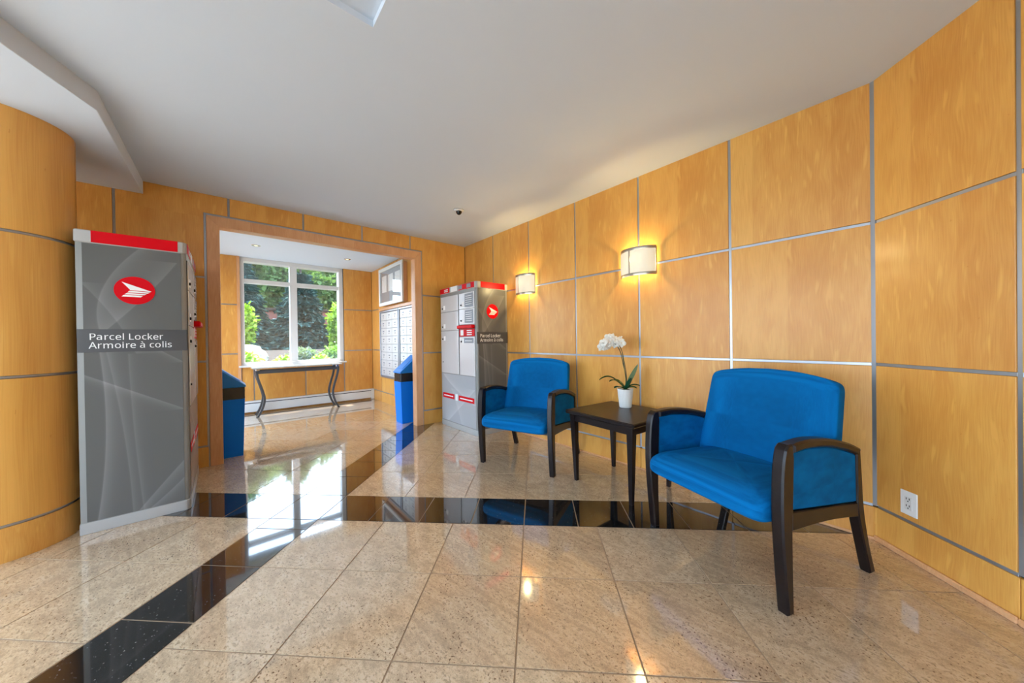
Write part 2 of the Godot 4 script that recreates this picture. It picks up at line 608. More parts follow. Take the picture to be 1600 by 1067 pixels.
func strips(w: Node3D, list: Array, z := -0.010) -> void:       # reveals: [x0, y0, x1, y1] centre lines
	for s in list:
		var v := absf(s[2] - s[0]) < 0.001
		var size := Vector3(GAP - 0.001, absf(s[3] - s[1]), 0.010) if v else Vector3(absf(s[2] - s[0]) - GAP, GAP - 0.001, 0.010)
		part("reveal_strip", box(size, 0.001), M.alu, w, at((s[0] + s[2]) / 2, (s[1] + s[3]) / 2, z - (0.0 if v else 0.001)))

func build_shell() -> void:
	# ---- floor
	var foot := PackedVector2Array([Vector2(CX, CD), Vector2(bend_x(), bend_d()), Vector2(bend_x(), ENT), Vector2(-3.83, ENT), Vector2(-3.83, 2.283)])
	var al := PackedVector2Array()
	for q in [[ALC_L, 0.0], [ALC_L, ALC], [ALC_R, ALC], [ALC_R, 0.0]]:
		var v := in_back(q[0], q[1])
		al.append(Vector2(v.x, -v.z))
	var whole := Geometry2D.merge_polygons(Geometry2D.offset_polygon(foot, 0.02)[0], Geometry2D.offset_polygon(al, 0.02)[0])[0]
	var floor := struct("floor", "polished beige granite tile floor crossed by two black granite bands", Transform3D.IDENTITY, "floor")
	var flat := Transform3D(Basis(Vector3.RIGHT, -PI / 2), Vector3.ZERO)      # x, y of a polygon become x, depth
	part("slab", extrude(whole, 0.15), M.grout, floor, flat.translated(Vector3(0, -0.0775, 0)))
	build_tiles(floor, whole, flat)
	# ---- ceiling over lobby, alcove and a short eave outside the window
	var roof := PackedVector2Array()
	for q in [[ALC_L - 0.3, 0.0], [ALC_L - 0.3, ALC + 0.50], [ALC_R + 0.3, ALC + 0.50], [ALC_R + 0.3, 0.0]]:
		var v := in_back(q[0], q[1])
		roof.append(Vector2(v.x, -v.z))
	var top := Geometry2D.merge_polygons(Geometry2D.offset_polygon(foot, 0.25)[0], roof)[0]
	var ceil := CSGCombiner3D.new()
	ceil.name = "ceiling"
	tag(ceil, "flat matt white ceiling with a shallow square recess", "ceiling", "", "structure")
	var slab := CSGPolygon3D.new()
	slab.name = "slab"
	slab.polygon = top
	slab.depth = 0.22
	slab.material = M.ceiling
	slab.transform = Transform3D(Basis(Vector3.RIGHT, -PI / 2), Vector3(0, H + 0.22, 0))
	ceil.add_child(slab)
	var cut := CSGBox3D.new()
	cut.name = "recess"
	cut.operation = CSGShape3D.OPERATION_SUBTRACTION
	cut.size = Vector3(1.3, 0.06, 1.3)
	cut.material = M.ceiling
	cut.transform = Transform3D(Basis(Vector3.UP, PI / 4), P(-0.724, H, 1.475 - 1.3 * SQ))
	ceil.add_child(cut)
	add_child(ceil)
	# bulkhead along the left
	var bulk := PackedVector2Array([Vector2(-3.433, 2.68), Vector2(-2.46, 1.707), Vector2(-2.20, 0.95), Vector2(-2.10, ENT), Vector2(-3.83, ENT), Vector2(-3.83, 2.283)])
	var b := part("trim_1", extrude(bulk, 0.12, 0.003), M.ceiling, self, flat.translated(Vector3(0, H - 0.052, 0)))
	tag(b, "white dropped bulkhead along the left side of the ceiling", "bulkhead", "", "structure")
	# ---- right wall, six columns of panels
	var wr := struct("wall_right", "maple panelled wall with aluminium reveals behind the two blue chairs", tr_right())
	var W := 0.7094
	var xs := []
	for k in 7: xs.append(k * W)
	var ys := [0.0] + ROWS + [H]
	part("backing", box(Vector3(6 * W + 0.22, H + 0.02, 0.12)), M.substrate, wr, at(3 * W - 0.03, H / 2, -0.078))
	panel_wall(wr, xs, ys)
	var l := []
	for k in range(1, 6): l.append([xs[k], ROWS[0], xs[k], H])
	for y in ROWS:
		for k in 6: l.append([xs[k], y, xs[k + 1], y])
	strips(wr, l)
	for k in 6: part("quarter_round", box(Vector3(W, 0.016, 0.010), 0.004), M.casing, wr, at((k + 0.5) * W, 0.008, 0.005))
	# ---- the section turned towards the camera
	var wa := struct("wall_angled", "nearest maple panelled wall section with pale streaked veneer at the right", frame(P(bend_x(), 0, bend_d()), Vector3(0, 0, 1)))
	var xa := [0.0, 0.568, 1.28, 2.17, 3.06, 3.95, 4.832]
	part("backing", box(Vector3(4.90, H + 0.02, 0.12)), M.substrate, wa, at(2.40, H / 2, -0.078))
	part("corner_strip", box(Vector3(0.022, H - ROWS[0], 0.012), 0.002), M.alu, wa, Transform3D(Basis(Vector3.UP, deg_to_rad(22.5)), Vector3(0.0, (H + ROWS[0]) / 2, -0.002)))
	panel_wall(wa, xa, ys, [], 0.0)
	part("baseboard_corner", box(Vector3(0.030, ROWS[0] - 0.008, 0.014), 0.002), M.maple[0], wa, Transform3D(Basis(Vector3.UP, deg_to_rad(22.5)), Vector3(0.0, ROWS[0] / 2 - 0.004, -0.004)))
	l = []
	for k in range(1, 6): l.append([xa[k], ROWS[0], xa[k], H])
	for y in ROWS:
		for k in 6: l.append([xa[k], y, xa[k + 1], y])
	strips(wa, l)
	for k in 6: part("quarter_round", box(Vector3(xa[k + 1] - xa[k], 0.03, 0.014), 0.005), M.casing, wa, at((xa[k] + xa[k + 1]) / 2, 0.015, 0.007))
	# ---- back wall with the wide doorway
	var wb := struct("wall_back", "maple panelled back wall around the wide cased opening", tr_back())
	var o0 := -2.945
	var o1 := -0.716
	var ot := 2.436
	part("backing", box(Vector3(0.716 - GAP, H + 0.02, 0.075)), M.substrate, wb, at(-(0.716 - GAP) / 2, H / 2, -0.0555))
	part("backing", box(Vector3(0.96 - GAP, H + 0.02, 0.075)), M.substrate, wb, at(o0 - 0.48, H / 2, -0.0555))
	part("backing", box(Vector3(2.23 + GAP * 2, H - ot, 0.075)), M.substrate, wb, at((o0 + o1) / 2, (H + ot) / 2 + 0.01, -0.0555))
	var low3 := [0.0, ROWS[0], ROWS[1], ROWS[2]]
	panel_wall(wb, [o1, 0.0], low3, [], 0.0, 1)
	panel_wall(wb, [-3.90, -3.511], ys, [], 0.0, 3)
	panel_wall(wb, [-3.511, o0], low3, [], 0.0, 3)
	panel_wall(wb, [-2.769, -2.133, -1.506, -0.881], [ot, H], [], 0.0, 1, false)
	var g := GAP / 2
	part("panel", extrude(PackedVector2Array([Vector2(-3.511 + g, ROWS[2] + g), Vector2(o0 - g, ROWS[2] + g), Vector2(o0 - g, ot + g), Vector2(-2.769 - g, ot + g), Vector2(-2.769 - g, H), Vector2(-3.511 + g, H)]), 0.018, 0.0015, Vector2(0.5, 0.4)), M.maple[3], wb, at(0, 0, -0.009))
	part("panel", extrude(PackedVector2Array([Vector2(-0.881 + g, ot + g), Vector2(o1 + g, ot + g), Vector2(o1 + g, ROWS[2] + g), Vector2(-0.002, ROWS[2] + g), Vector2(-0.002, H), Vector2(-0.881 + g, H)]), 0.018, 0.0015, Vector2(0.9, 0.2)), M.maple[1], wb, at(0, 0, -0.009))
	l = [[-3.511, ROWS[0], -3.511, H], [o0, 0.0, o0, ot + 0.009], [o1, 0.0, o1, ot + 0.009], [o0 - 0.009, ot, o1 + 0.009, ot]]
	for x in [-2.769, -2.133, -1.506, -0.881]: l.append([x, ot + 0.009, x, H])
	for y in ROWS:
		l += [[o1, y, 0.0, y], [-3.511, y, o0, y], [-3.90, y, -3.511, y]]
	strips(wb, l)
	# casing and lining of the opening
	var dw := struct("door_1", "wide cased opening with mitred reddish wood trim", tr_back(), "doorway")
	var c0 := -2.840
	var c1 := -0.822
	var ct := 2.326
	part("casing", extrude(PackedVector2Array([Vector2(o0 + 0.01, 0), Vector2(c0, 0), Vector2(c0, ct), Vector2(o0 + 0.01, ot - 0.01)]), 0.026, 0.002), M.casing, dw, at(0, 0, -0.006))
	part("casing", extrude(PackedVector2Array([Vector2(o1 - 0.01, 0), Vector2(c1, 0), Vector2(c1, ct), Vector2(o1 - 0.01, ot - 0.01)]), 0.026, 0.002), M.casing, dw, at(0, 0, -0.006))
	part("casing", extrude(PackedVector2Array([Vector2(o0 + 0.01, ot - 0.01), Vector2(c0, ct), Vector2(c1, ct), Vector2(o1 - 0.01, ot - 0.01)]), 0.026, 0.002), M.casing, dw, at(0, 0, -0.006))
	part("jamb", box(Vector3(0.10, ct, 0.095), 0.002), M.casing, dw, at(c0 - 0.05, ct / 2, -0.0665))
	part("jamb", box(Vector3(0.10, ct, 0.095), 0.002), M.casing, dw, at(c1 + 0.05, ct / 2, -0.0665))
	part("head_lining", box(Vector3(c1 - c0 + 0.2, 0.09, 0.095), 0.002), M.casing, dw, at((c0 + c1) / 2, ct + 0.045, -0.0665))
	# ---- alcove walls
	var A := in_back(ALC_R, ALC)
	var wn := struct("wall_alcove_window", "sunlit maple panelled alcove wall around the garden window", frame(A, Vector3(SQ, 0, -SQ)))
	var L := ALC_R - ALC_L
	var f0 := -(2.62 - 0.504)     # window opening, from the corner
	var f1 := -(1.05 - 0.504)
	var wy0 := 0.79
	var wy1 := H
	for q in [[-L - 0.1, 0.0, f0, H], [f1, 0.0, 0.1, H], [f0, 0.0, f1, wy0]]:
		part("backing", box(Vector3(q[2] - q[0], q[3] - q[1], 0.17)), M.substrate, wn, at((q[0] + q[2]) / 2, (q[1] + q[3]) / 2, -0.103))
	var rows := [0.0, ROWS[0], ROWS[1], ROWS[2], H]
	panel_wall(wn, [-L, f0], rows, [], 0.0, 2)
	panel_wall(wn, [f1, 0.0], rows, [], 0.0, 2)
	panel_wall(wn, [f0, -1.95, -1.2, f1], [0.0, ROWS[0], wy0], [], 0.0, 2)
	l = []
	for y in ROWS: l += [[-L, y, f0, y], [f1, y, 0.0, y]]
	for x in [-1.95, -1.2]: l.append([x, ROWS[0], x, wy0])
	l += [[f0, 0.0, f0, wy0], [f1, 0.0, f1, wy0], [f0, ROWS[0], f1, ROWS[0]]]
	strips(wn, l)
	part("stile", box(Vector3(0.04, H, 0.02), 0.002), M.casing, wn, at(f0 - 0.02, H / 2, 0.010))
	var wm := struct("wall_alcove_right", "maple panelled alcove wall holding the mailboxes", frame(A, Vector3(SQ, 0, SQ)))
	part("backing", box(Vector3(ALC - 0.10, H, 0.12)), M.substrate, wm, at((ALC - 0.10) / 2, H / 2, -0.078))
	part("corner_bead", box(Vector3(0.014, H, 0.014), 0.001), M.maple[2], wm, at(0.005, H / 2, -0.005))
	panel_wall(wm, [0.0, 0.50, 1.35, 2.10, ALC - 0.115], rows, [], 0.0, 2)
	l = []
	for x in [0.50, 1.35, 2.10]: l.append([x, ROWS[0], x, H])
	for y in ROWS:
		for q in [[0.0, 0.50], [0.50, 1.35], [1.35, 2.10], [2.10, ALC - 0.115]]: l.append([q[0], y, q[1], y])
	strips(wm, l)
	var wl := struct("wall_alcove_left", "glazed side of the alcove behind the left blue bin", frame(in_back(ALC_L, 0.115), Vector3(-SQ, 0, -SQ)))
	part("pier", box(Vector3(0.30, H, 0.14), 0.002), M.maple[0], wl, at(0.15, H / 2, -0.07))
	part("pier", box(Vector3(0.25, H, 0.14), 0.002), M.maple[0], wl, at(2.506, H / 2, -0.07))
	part("lintel", box(Vector3(2.081, H - 2.35, 0.14), 0.002), M.maple[0], wl, at(1.3405, (H + 2.35) / 2, -0.07))
	for k in 2: part("pane", box(Vector3(1.0, 2.24, 0.008)), M.pane, wl, at(0.82 + k * 1.04, 1.23, -0.07))
	for k in 3: part("mullion", box(Vector3(0.05, 2.35, 0.08), 0.003), M.alu, wl, at(0.30 + k * 1.04, 1.175, -0.07))
	for y in [0.05, 2.325]: part("rail", box(Vector3(2.08, 0.08, 0.07), 0.003), M.alu, wl, at(1.34, y, -0.07))
	# ---- walls the camera does not see: left, and the glazed entrance behind the camera
	var wleft := struct("wall_left", "glazed side wall left of the round column", frame(P(-3.83, 0, ENT), Vector3(0, 0, -1)))
	part("pier", box(Vector3(0.25, H, 0.14), 0.002), M.maple[0], wleft, at(0.125, H / 2, -0.07))
	part("pier", box(Vector3(1.20, H, 0.14), 0.002), M.maple[0], wleft, at(4.55, H / 2, -0.07))
	part("lintel", box(Vector3(3.70, H - 2.45, 0.14), 0.002), M.maple[0], wleft, at(2.10, (H + 2.45) / 2, -0.07))
	for k in 3: part("pane", box(Vector3(1.18, 2.34, 0.008)), M.pane, wleft, at(0.87 + k * 1.233, 1.24, -0.07))
	for k in 4: part("mullion", box(Vector3(0.05, 2.45, 0.08), 0.003), M.alu, wleft, at(0.255 + k * 1.233, 1.225, -0.07))
	for y in [0.05, 2.425]: part("rail", box(Vector3(3.70, 0.07, 0.07), 0.003), M.alu, wleft, at(2.10, y, -0.07))
	build_entrance()
	build_column()
	build_window(wn.transform, f0, f1, wy0)

func build_tiles(floor: Node3D, whole: PackedVector2Array, flat: Transform3D) -> void:
	var cells := []       # [x0, d0, x1, d1, black]
	var xr := []
	var x := BAND_X1
	while x < 2.2: xr.append([x, x + T, false]); x += T
	x = BAND_X0
	while x > -6.5: xr.append([x - T, x, false]); x -= T
	var dr := []
	var d := BAND_D1
	while d < 8.0: dr.append([d, d + T]); d += T
	d = BAND_D0
	while d > -2.7: dr.append([d - T, d]); d -= T
	for a in xr:
		for b in dr: cells.append([a[0], b[0], a[1], b[1], false])
	x = BAND_X1
	while x < 2.2: cells.append([x, BAND_D0, x + TB, BAND_D1, true]); x += TB
	x = BAND_X0
	while x > -6.5: cells.append([x - TB, BAND_D0, x, BAND_D1, true]); x -= TB
	cells.append([BAND_X0, BAND_D0, BAND_X1, BAND_D1, true])
	d = BAND_D1
	while d < 8.0: cells.append([BAND_X0, d, BAND_X1, d + TB, true]); d += TB
	cells.append([BAND_X0, V0 + TB, BAND_X1, BAND_D0, true])
	d = V0 + TB
	while d > -2.7: cells.append([BAND_X0, d - TB, BAND_X1, d, true]); d -= TB
	var gap := 0.0034
	var shapes := []
	for c in cells:
		var r := PackedVector2Array([Vector2(c[0] + gap, c[1] + gap), Vector2(c[2] - gap, c[1] + gap), Vector2(c[2] - gap, c[3] - gap), Vector2(c[0] + gap, c[3] - gap)])
		for s in Geometry2D.intersect_polygons(r, whole):
			if absf(area2(s)) < 0.002: continue
			var mid := Vector2.ZERO
			for v in s: mid += v
			mid /= s.size()
			var near := mid.y > 0.95 and absf(mid.x + 0.07 * mid.y) < 1.75 * mid.y + 0.45
			shapes.append([s, c[4], mid, near])
	var rest := [start(), start()]
	var parts := 0
	for q in shapes:
		var s: PackedVector2Array = q[0]
		var mid: Vector2 = q[2]
		var local := PackedVector2Array()
		for v in s: local.append(v - mid)
		var uo := Vector2(rng.randf(), rng.randf())
		var m := extrude(local, 0.010, 0.0, uo)
		var tr := flat.translated(P(mid.x, -0.005, mid.y))
		if q[3] and parts < 300:
			parts += 1
			if q[1]: part("black_tile", m, M.black, floor, tr)
			else: part("tile", m, M.stone[[0, 1, 0, 2, 1, 3][rng.randi_range(0, 5)]], floor, tr)
		else:
			rest[1 if q[1] else 0].append_from(m, 0, tr)
	for k in 2:
		var o := part(["distant_tiles", "distant_black_tiles"][k], rest[k].commit(), [M.stone[0], M.black][k], floor)
		o.set_meta("kind", "stuff")

func build_entrance() -> void:
	var w := struct("wall_entrance", "glazed entrance front behind the camera", frame(P(bend_x(), 0, ENT), Vector3(-1, 0, 0)))
	var x0 := 1.9
	var x1 := 5.6
	var full := bend_x() + 3.83
	part("pier", box(Vector3(x0, H, 0.16), 0.002), M.white, w, at(x0 / 2, H / 2, -0.08))
	part("pier", box(Vector3(full - x1, H, 0.16), 0.002), M.white, w, at((full + x1) / 2, H / 2, -0.08))
	part("lintel", box(Vector3(x1 - x0, H - 2.45, 0.16), 0.002), M.white, w, at((x0 + x1) / 2, (H + 2.45) / 2, -0.08))
	for k in 2:
		var a := lerpf(x0, x1, k / 2.0)
		var b := lerpf(x0, x1, (k + 1) / 2.0)
		part("pane", box(Vector3(b - a - 0.05, 2.34, 0.008)), M.pane, w, at((a + b) / 2, 1.24, -0.06))
	for k in 3: part("mullion", box(Vector3(0.055, 2.45, 0.09), 0.003), M.alu, w, at(lerpf(x0, x1, k / 2.0), 1.225, -0.06))
	part("rail", box(Vector3(x1 - x0, 0.07, 0.08), 0.003), M.alu, w, at((x0 + x1) / 2, 0.035, -0.06))
	part("rail", box(Vector3(x1 - x0, 0.05, 0.08), 0.003), M.alu, w, at((x0 + x1) / 2, 2.43, -0.06))

func build_column() -> void:
	var R := 0.30
	var w := struct("wall_column", "round maple clad column with aluminium bands at far left", at(-3.175, 0, -1.725), "column")
	part("core", lathe(PackedVector2Array([Vector2(R - 0.02, 0), Vector2(R - 0.02, 2.53)]), 48), M.substrate, w)
	var ys := [0.0] + ROWS + [2.55]
	var seam := deg_to_rad(-47.0)      # a joint just past the silhouette
	for j in 4:
		for k in 4:
			var a0 := seam + k * PI / 2 + 0.012
			var a1 := seam + (k + 1) * PI / 2 - 0.012
			var y0: float = ys[j] + (GAP / 2 if j > 0 else 0.0)
			var y1: float = ys[j + 1] - GAP / 2
			var m := grid(20, 3, func(u, v):
				var a := lerpf(a0, a1, u)
				var r: float = [R - 0.018, R, R, R - 0.018][roundi(v * 3)]
				return Vector3(cos(a) * r, [y0, y0, y1, y1][roundi(v * 3)], sin(a) * r), false, false, Vector2(0.47, 0.8))
			part("baseboard_panel" if j == 0 else "panel", m, M.maple[(j + k) % 4], w)
	for y in ROWS:
		part("reveal_strip", lathe(PackedVector2Array([Vector2(R - 0.02, y - GAP / 2), Vector2(R - 0.006, y - GAP / 2), Vector2(R - 0.006, y + GAP / 2), Vector2(R - 0.02, y + GAP / 2)]), 48), M.alu, w)
	for k in 4:
		var a := seam + k * PI / 2
		part("reveal_strip", box(Vector3(0.008, 2.35, 0.010)), M.alu, w, Transform3D(Basis(Vector3.UP, -a), Vector3(cos(a) * (R - 0.009), 1.373, sin(a) * (R - 0.009))))

func build_window(tr: Transform3D, f0: float, f1: float, y0: float) -> void:
	var w := struct("window_1", "large white framed four light window looking onto the garden", tr, "window")
	var z := -0.10
	var y1 := H
	var mc := -(1.869 - 0.504)
	part("frame", box(Vector3(0.055, y1 - y0, 0.16), 0.004), M.frame_white, w, at(f0 + 0.0275, (y0 + y1) / 2, z))
	part("frame", box(Vector3(0.075, y1 - y0, 0.16), 0.004), M.frame_white, w, at(f1 - 0.0375, (y0 + y1) / 2, z))
	part("frame", box(Vector3(f1 - f0, 0.07, 0.16), 0.004), M.frame_white, w, at((f0 + f1) / 2, y1 - 0.035, z))
	part("frame", box(Vector3(f1 - f0, 0.065, 0.16), 0.004), M.frame_white, w, at((f0 + f1) / 2, y0 + 0.0325, z))
	part("window_sill", box(Vector3(f1 - f0 + 0.06, 0.03, 0.06), 0.004), M.frame_white, w, at((f0 + f1) / 2, y0 + 0.005, 0.02))
	part("mullion", box(Vector3(0.11, y1 - y0 - 0.13, 0.12), 0.004), M.frame_white, w, at(mc, (y0 + y1) / 2, z))
	for q in [[f0 + 0.055, mc - 0.055], [mc + 0.055, f1 - 0.075]]:
		part("transom", box(Vector3(q[1] - q[0], 0.07, 0.11), 0.004), M.frame_white, w, at((q[0] + q[1]) / 2, 2.235, z))
		part("pane", box(Vector3(q[1] - q[0], 2.20 - y0 - 0.065, 0.006)), M.pane, w, at((q[0] + q[1]) / 2, (2.20 + y0 + 0.065) / 2, z - 0.02))
		part("pane", box(Vector3(q[1] - q[0], y1 - 0.07 - 2.27, 0.006)), M.pane, w, at((q[0] + q[1]) / 2, (y1 - 0.07 + 2.27) / 2, z - 0.02))

# ------------------------------------------------------------------ things
func make_chair(label: String, tr: Transform3D) -> Node3D:
	var t := thing("armchair", label, "chair", tr, "blue velvet armchairs")
	var hw := 0.3625
	var front := PackedVector2Array([Vector2(0.318, 0.0), Vector2(0.356, 0.0)])
	front.append_array(curve([Vector2(0.372, 0.15), Vector2(0.388, 0.34), Vector2(0.392, 0.50), Vector2(0.382, 0.64), Vector2(0.365, 0.705)], 5))
	front.append_array(PackedVector2Array([Vector2(0.345, 0.722), Vector2(0.315, 0.722), Vector2(0.308, 0.66), Vector2(0.318, 0.43), Vector2(0.322, 0.36), Vector2(0.322, 0.2)]))
	var arm := PackedVector2Array()
	arm.append_array(curve([Vector2(0.318, 0.722), Vector2(0.20, 0.728), Vector2(0.05, 0.712), Vector2(-0.10, 0.676), Vector2(-0.215, 0.632)], 6))
	arm.append_array(curve([Vector2(-0.19, 0.606), Vector2(-0.08, 0.642), Vector2(0.05, 0.674), Vector2(0.20, 0.688), Vector2(0.312, 0.682)], 6))
	var rear := PackedVector2Array()
	rear.append_array(curve([Vector2(-0.215, 0.632), Vector2(-0.228, 0.50), Vector2(-0.245, 0.33), Vector2(-0.29, 0.15), Vector2(-0.345, 0.0)], 6))
	rear.append_array(curve([Vector2(-0.300, 0.0), Vector2(-0.245, 0.16), Vector2(-0.195, 0.32), Vector2(-0.186, 0.45), Vector2(-0.184, 0.61)], 6))
	var rail := PackedVector2Array([Vector2(0.320, 0.432), Vector2(-0.192, 0.372), Vector2(-0.198, 0.305)])
	rail.append_array(curve([Vector2(-0.15, 0.313), Vector2(0.0, 0.334), Vector2(0.15, 0.345), Vector2(0.322, 0.352)], 4))
	var panel := PackedVector2Array([Vector2(0.312, 0.436), Vector2(0.306, 0.684)])
	panel.append_array(curve([Vector2(0.20, 0.688), Vector2(0.05, 0.674), Vector2(-0.08, 0.642), Vector2(-0.186, 0.606)], 5))
	panel.append(Vector2(-0.192, 0.376))
	var turn := Basis(Vector3.UP, -PI / 2)        # profile (z, y) stands in the chair's side plane
	var key := "chair"
	if not cache.has(key):
		cache[key] = [extrude(front, 0.048, 0.007), extrude(arm, 0.056, 0.009), extrude(rear, 0.044, 0.006), extrude(rail, 0.040, 0.004), extrude(panel, 0.030, 0.006)]
	var ms: Array = cache[key]
	for sx in [-1.0, 1.0]:
		var o := Transform3D(turn, Vector3(sx * hw, 0, 0))
		part("front_leg", ms[0], M.espresso, t, o)
		part("arm_rest", ms[1], M.espresso, t, o)
		part("rear_leg", ms[2], M.espresso, t, o)
		part("side_rail", ms[3], M.espresso, t, o)
		part("side_panel", ms[4], M.velvet, t, o, "blue velvet panel under the arm")
		for z in [0.337, -0.322]:
			part("glide", lathe(PackedVector2Array([Vector2(0, 0), Vector2(0.012, 0), Vector2(0.012, 0.006), Vector2(0, 0.006)]), 12), M.print_white, t, at(sx * hw, -0.004, z), "small white foot glide")
	if not cache.has("seat"):
		cache["seat"] = soft(Vector3(0.334, 0.070, 0.315), 0.40, 0.16, func(p):
			var k: float = p.z / 0.315
			var q: Vector3 = p
			q.y += 0.012 * (1.0 - pow(p.x / 0.334, 2.0)) * (1.0 if p.y > 0 else 0.0)
			if k > 0.55: q.y -= 0.035 * pow((k - 0.55) / 0.45, 2.0) * (1.0 if p.y > 0 else 0.0)
			q.y -= 0.02 * (0.5 - k * 0.5)
			return q, 64, 36)
		cache["back"] = soft(Vector3(0.356, 0.268, 0.045), 0.11, 0.34, func(p):
			var q: Vector3 = p
			var k: float = p.y / 0.268
			q.x *= 1.0 - 0.06 * (k * 0.5 + 0.5)
			if k > 0.0: q.y += 0.048 * k * (1.0 - pow(p.x / 0.356, 2.0))
			q.z += 0.018 * (1.0 - k * k) * (1.0 - pow(p.x / 0.356, 2.0))
			q.z += 0.03 * pow(p.x / 0.356, 2.0)
			return q, 64, 36)
	part("seat", cache["seat"], M.velvet, t, at(0, 0.422, 0.118))
	part("backrest", cache["back"], M.velvet, t, rot(Vector3.RIGHT, -13.0, Vector3(0, 0.675, -0.155)))
	part("seat_frame", box(Vector3(0.67, 0.05, 0.44), 0.006), M.espresso, t, at(0, 0.352, 0.06))
	return t

func build_chairs() -> void:
	make_chair("blue velvet armchair with dark wood arms beside the far parcel locker", Transform3D(Basis(Vector3.UP, deg_to_rad(-26.0)), P(-0.045, 0, 3.305)))
	make_chair("blue velvet armchair nearest the camera, standing in front of the wall outlet", Transform3D(Basis(Vector3.UP, deg_to_rad(-64.3)), P(1.200, 0, 1.955)))

func build_table() -> void:
	var tr := Transform3D(Basis(Vector3.UP, deg_to_rad(-50.5)), P(0.686, 0, 2.737))
	var t := thing("side_table", "square dark wood side table between the two blue chairs", "table", tr)
	part("table_top", box(Vector3(0.655, 0.032, 0.61), 0.008), M.espresso, t, at(0, 0.574, 0))
	for s in [-1.0, 1.0]:
		part("apron", box(Vector3(0.53, 0.06, 0.02), 0.002), M.espresso, t, at(0, 0.528, s * 0.258))
		part("apron", box(Vector3(0.02, 0.06, 0.49), 0.002), M.espresso, t, at(s * 0.280, 0.528, 0))
		for q in [-1.0, 1.0]:
			var st := start()
			var top := [Vector3(0.300 * s, 0.558, 0.278 * q), Vector3(0.250 * s, 0.558, 0.278 * q), Vector3(0.250 * s, 0.558, 0.228 * q), Vector3(0.300 * s, 0.558, 0.228 * q)]
			var low := [Vector3(0.276 * s, 0.0, 0.258 * q), Vector3(0.250 * s, 0.0, 0.258 * q), Vector3(0.250 * s, 0.0, 0.232 * q), Vector3(0.276 * s, 0.0, 0.232 * q)]
			var c := Vector3(0.27 * s, 0.3, 0.25 * q)
			for k in 4:
				var k2 := (k + 1) % 4
				var n: Vector3 = ((top[k2] - top[k]).cross(low[k] - top[k])).normalized()
				if n.dot((top[k] + top[k2] + low[k] + low[k2]) / 4.0 - c) < 0: n = -n
				quad(st, top[k], top[k2], low[k2], low[k], n, Vector2(0, 0), Vector2(0.05, 0), Vector2(0.05, 0.5), Vector2(0, 0.5))
			quad(st, low[0], low[1], low[2], low[3], Vector3.DOWN)
			part("leg", st.commit(), M.espresso, t)

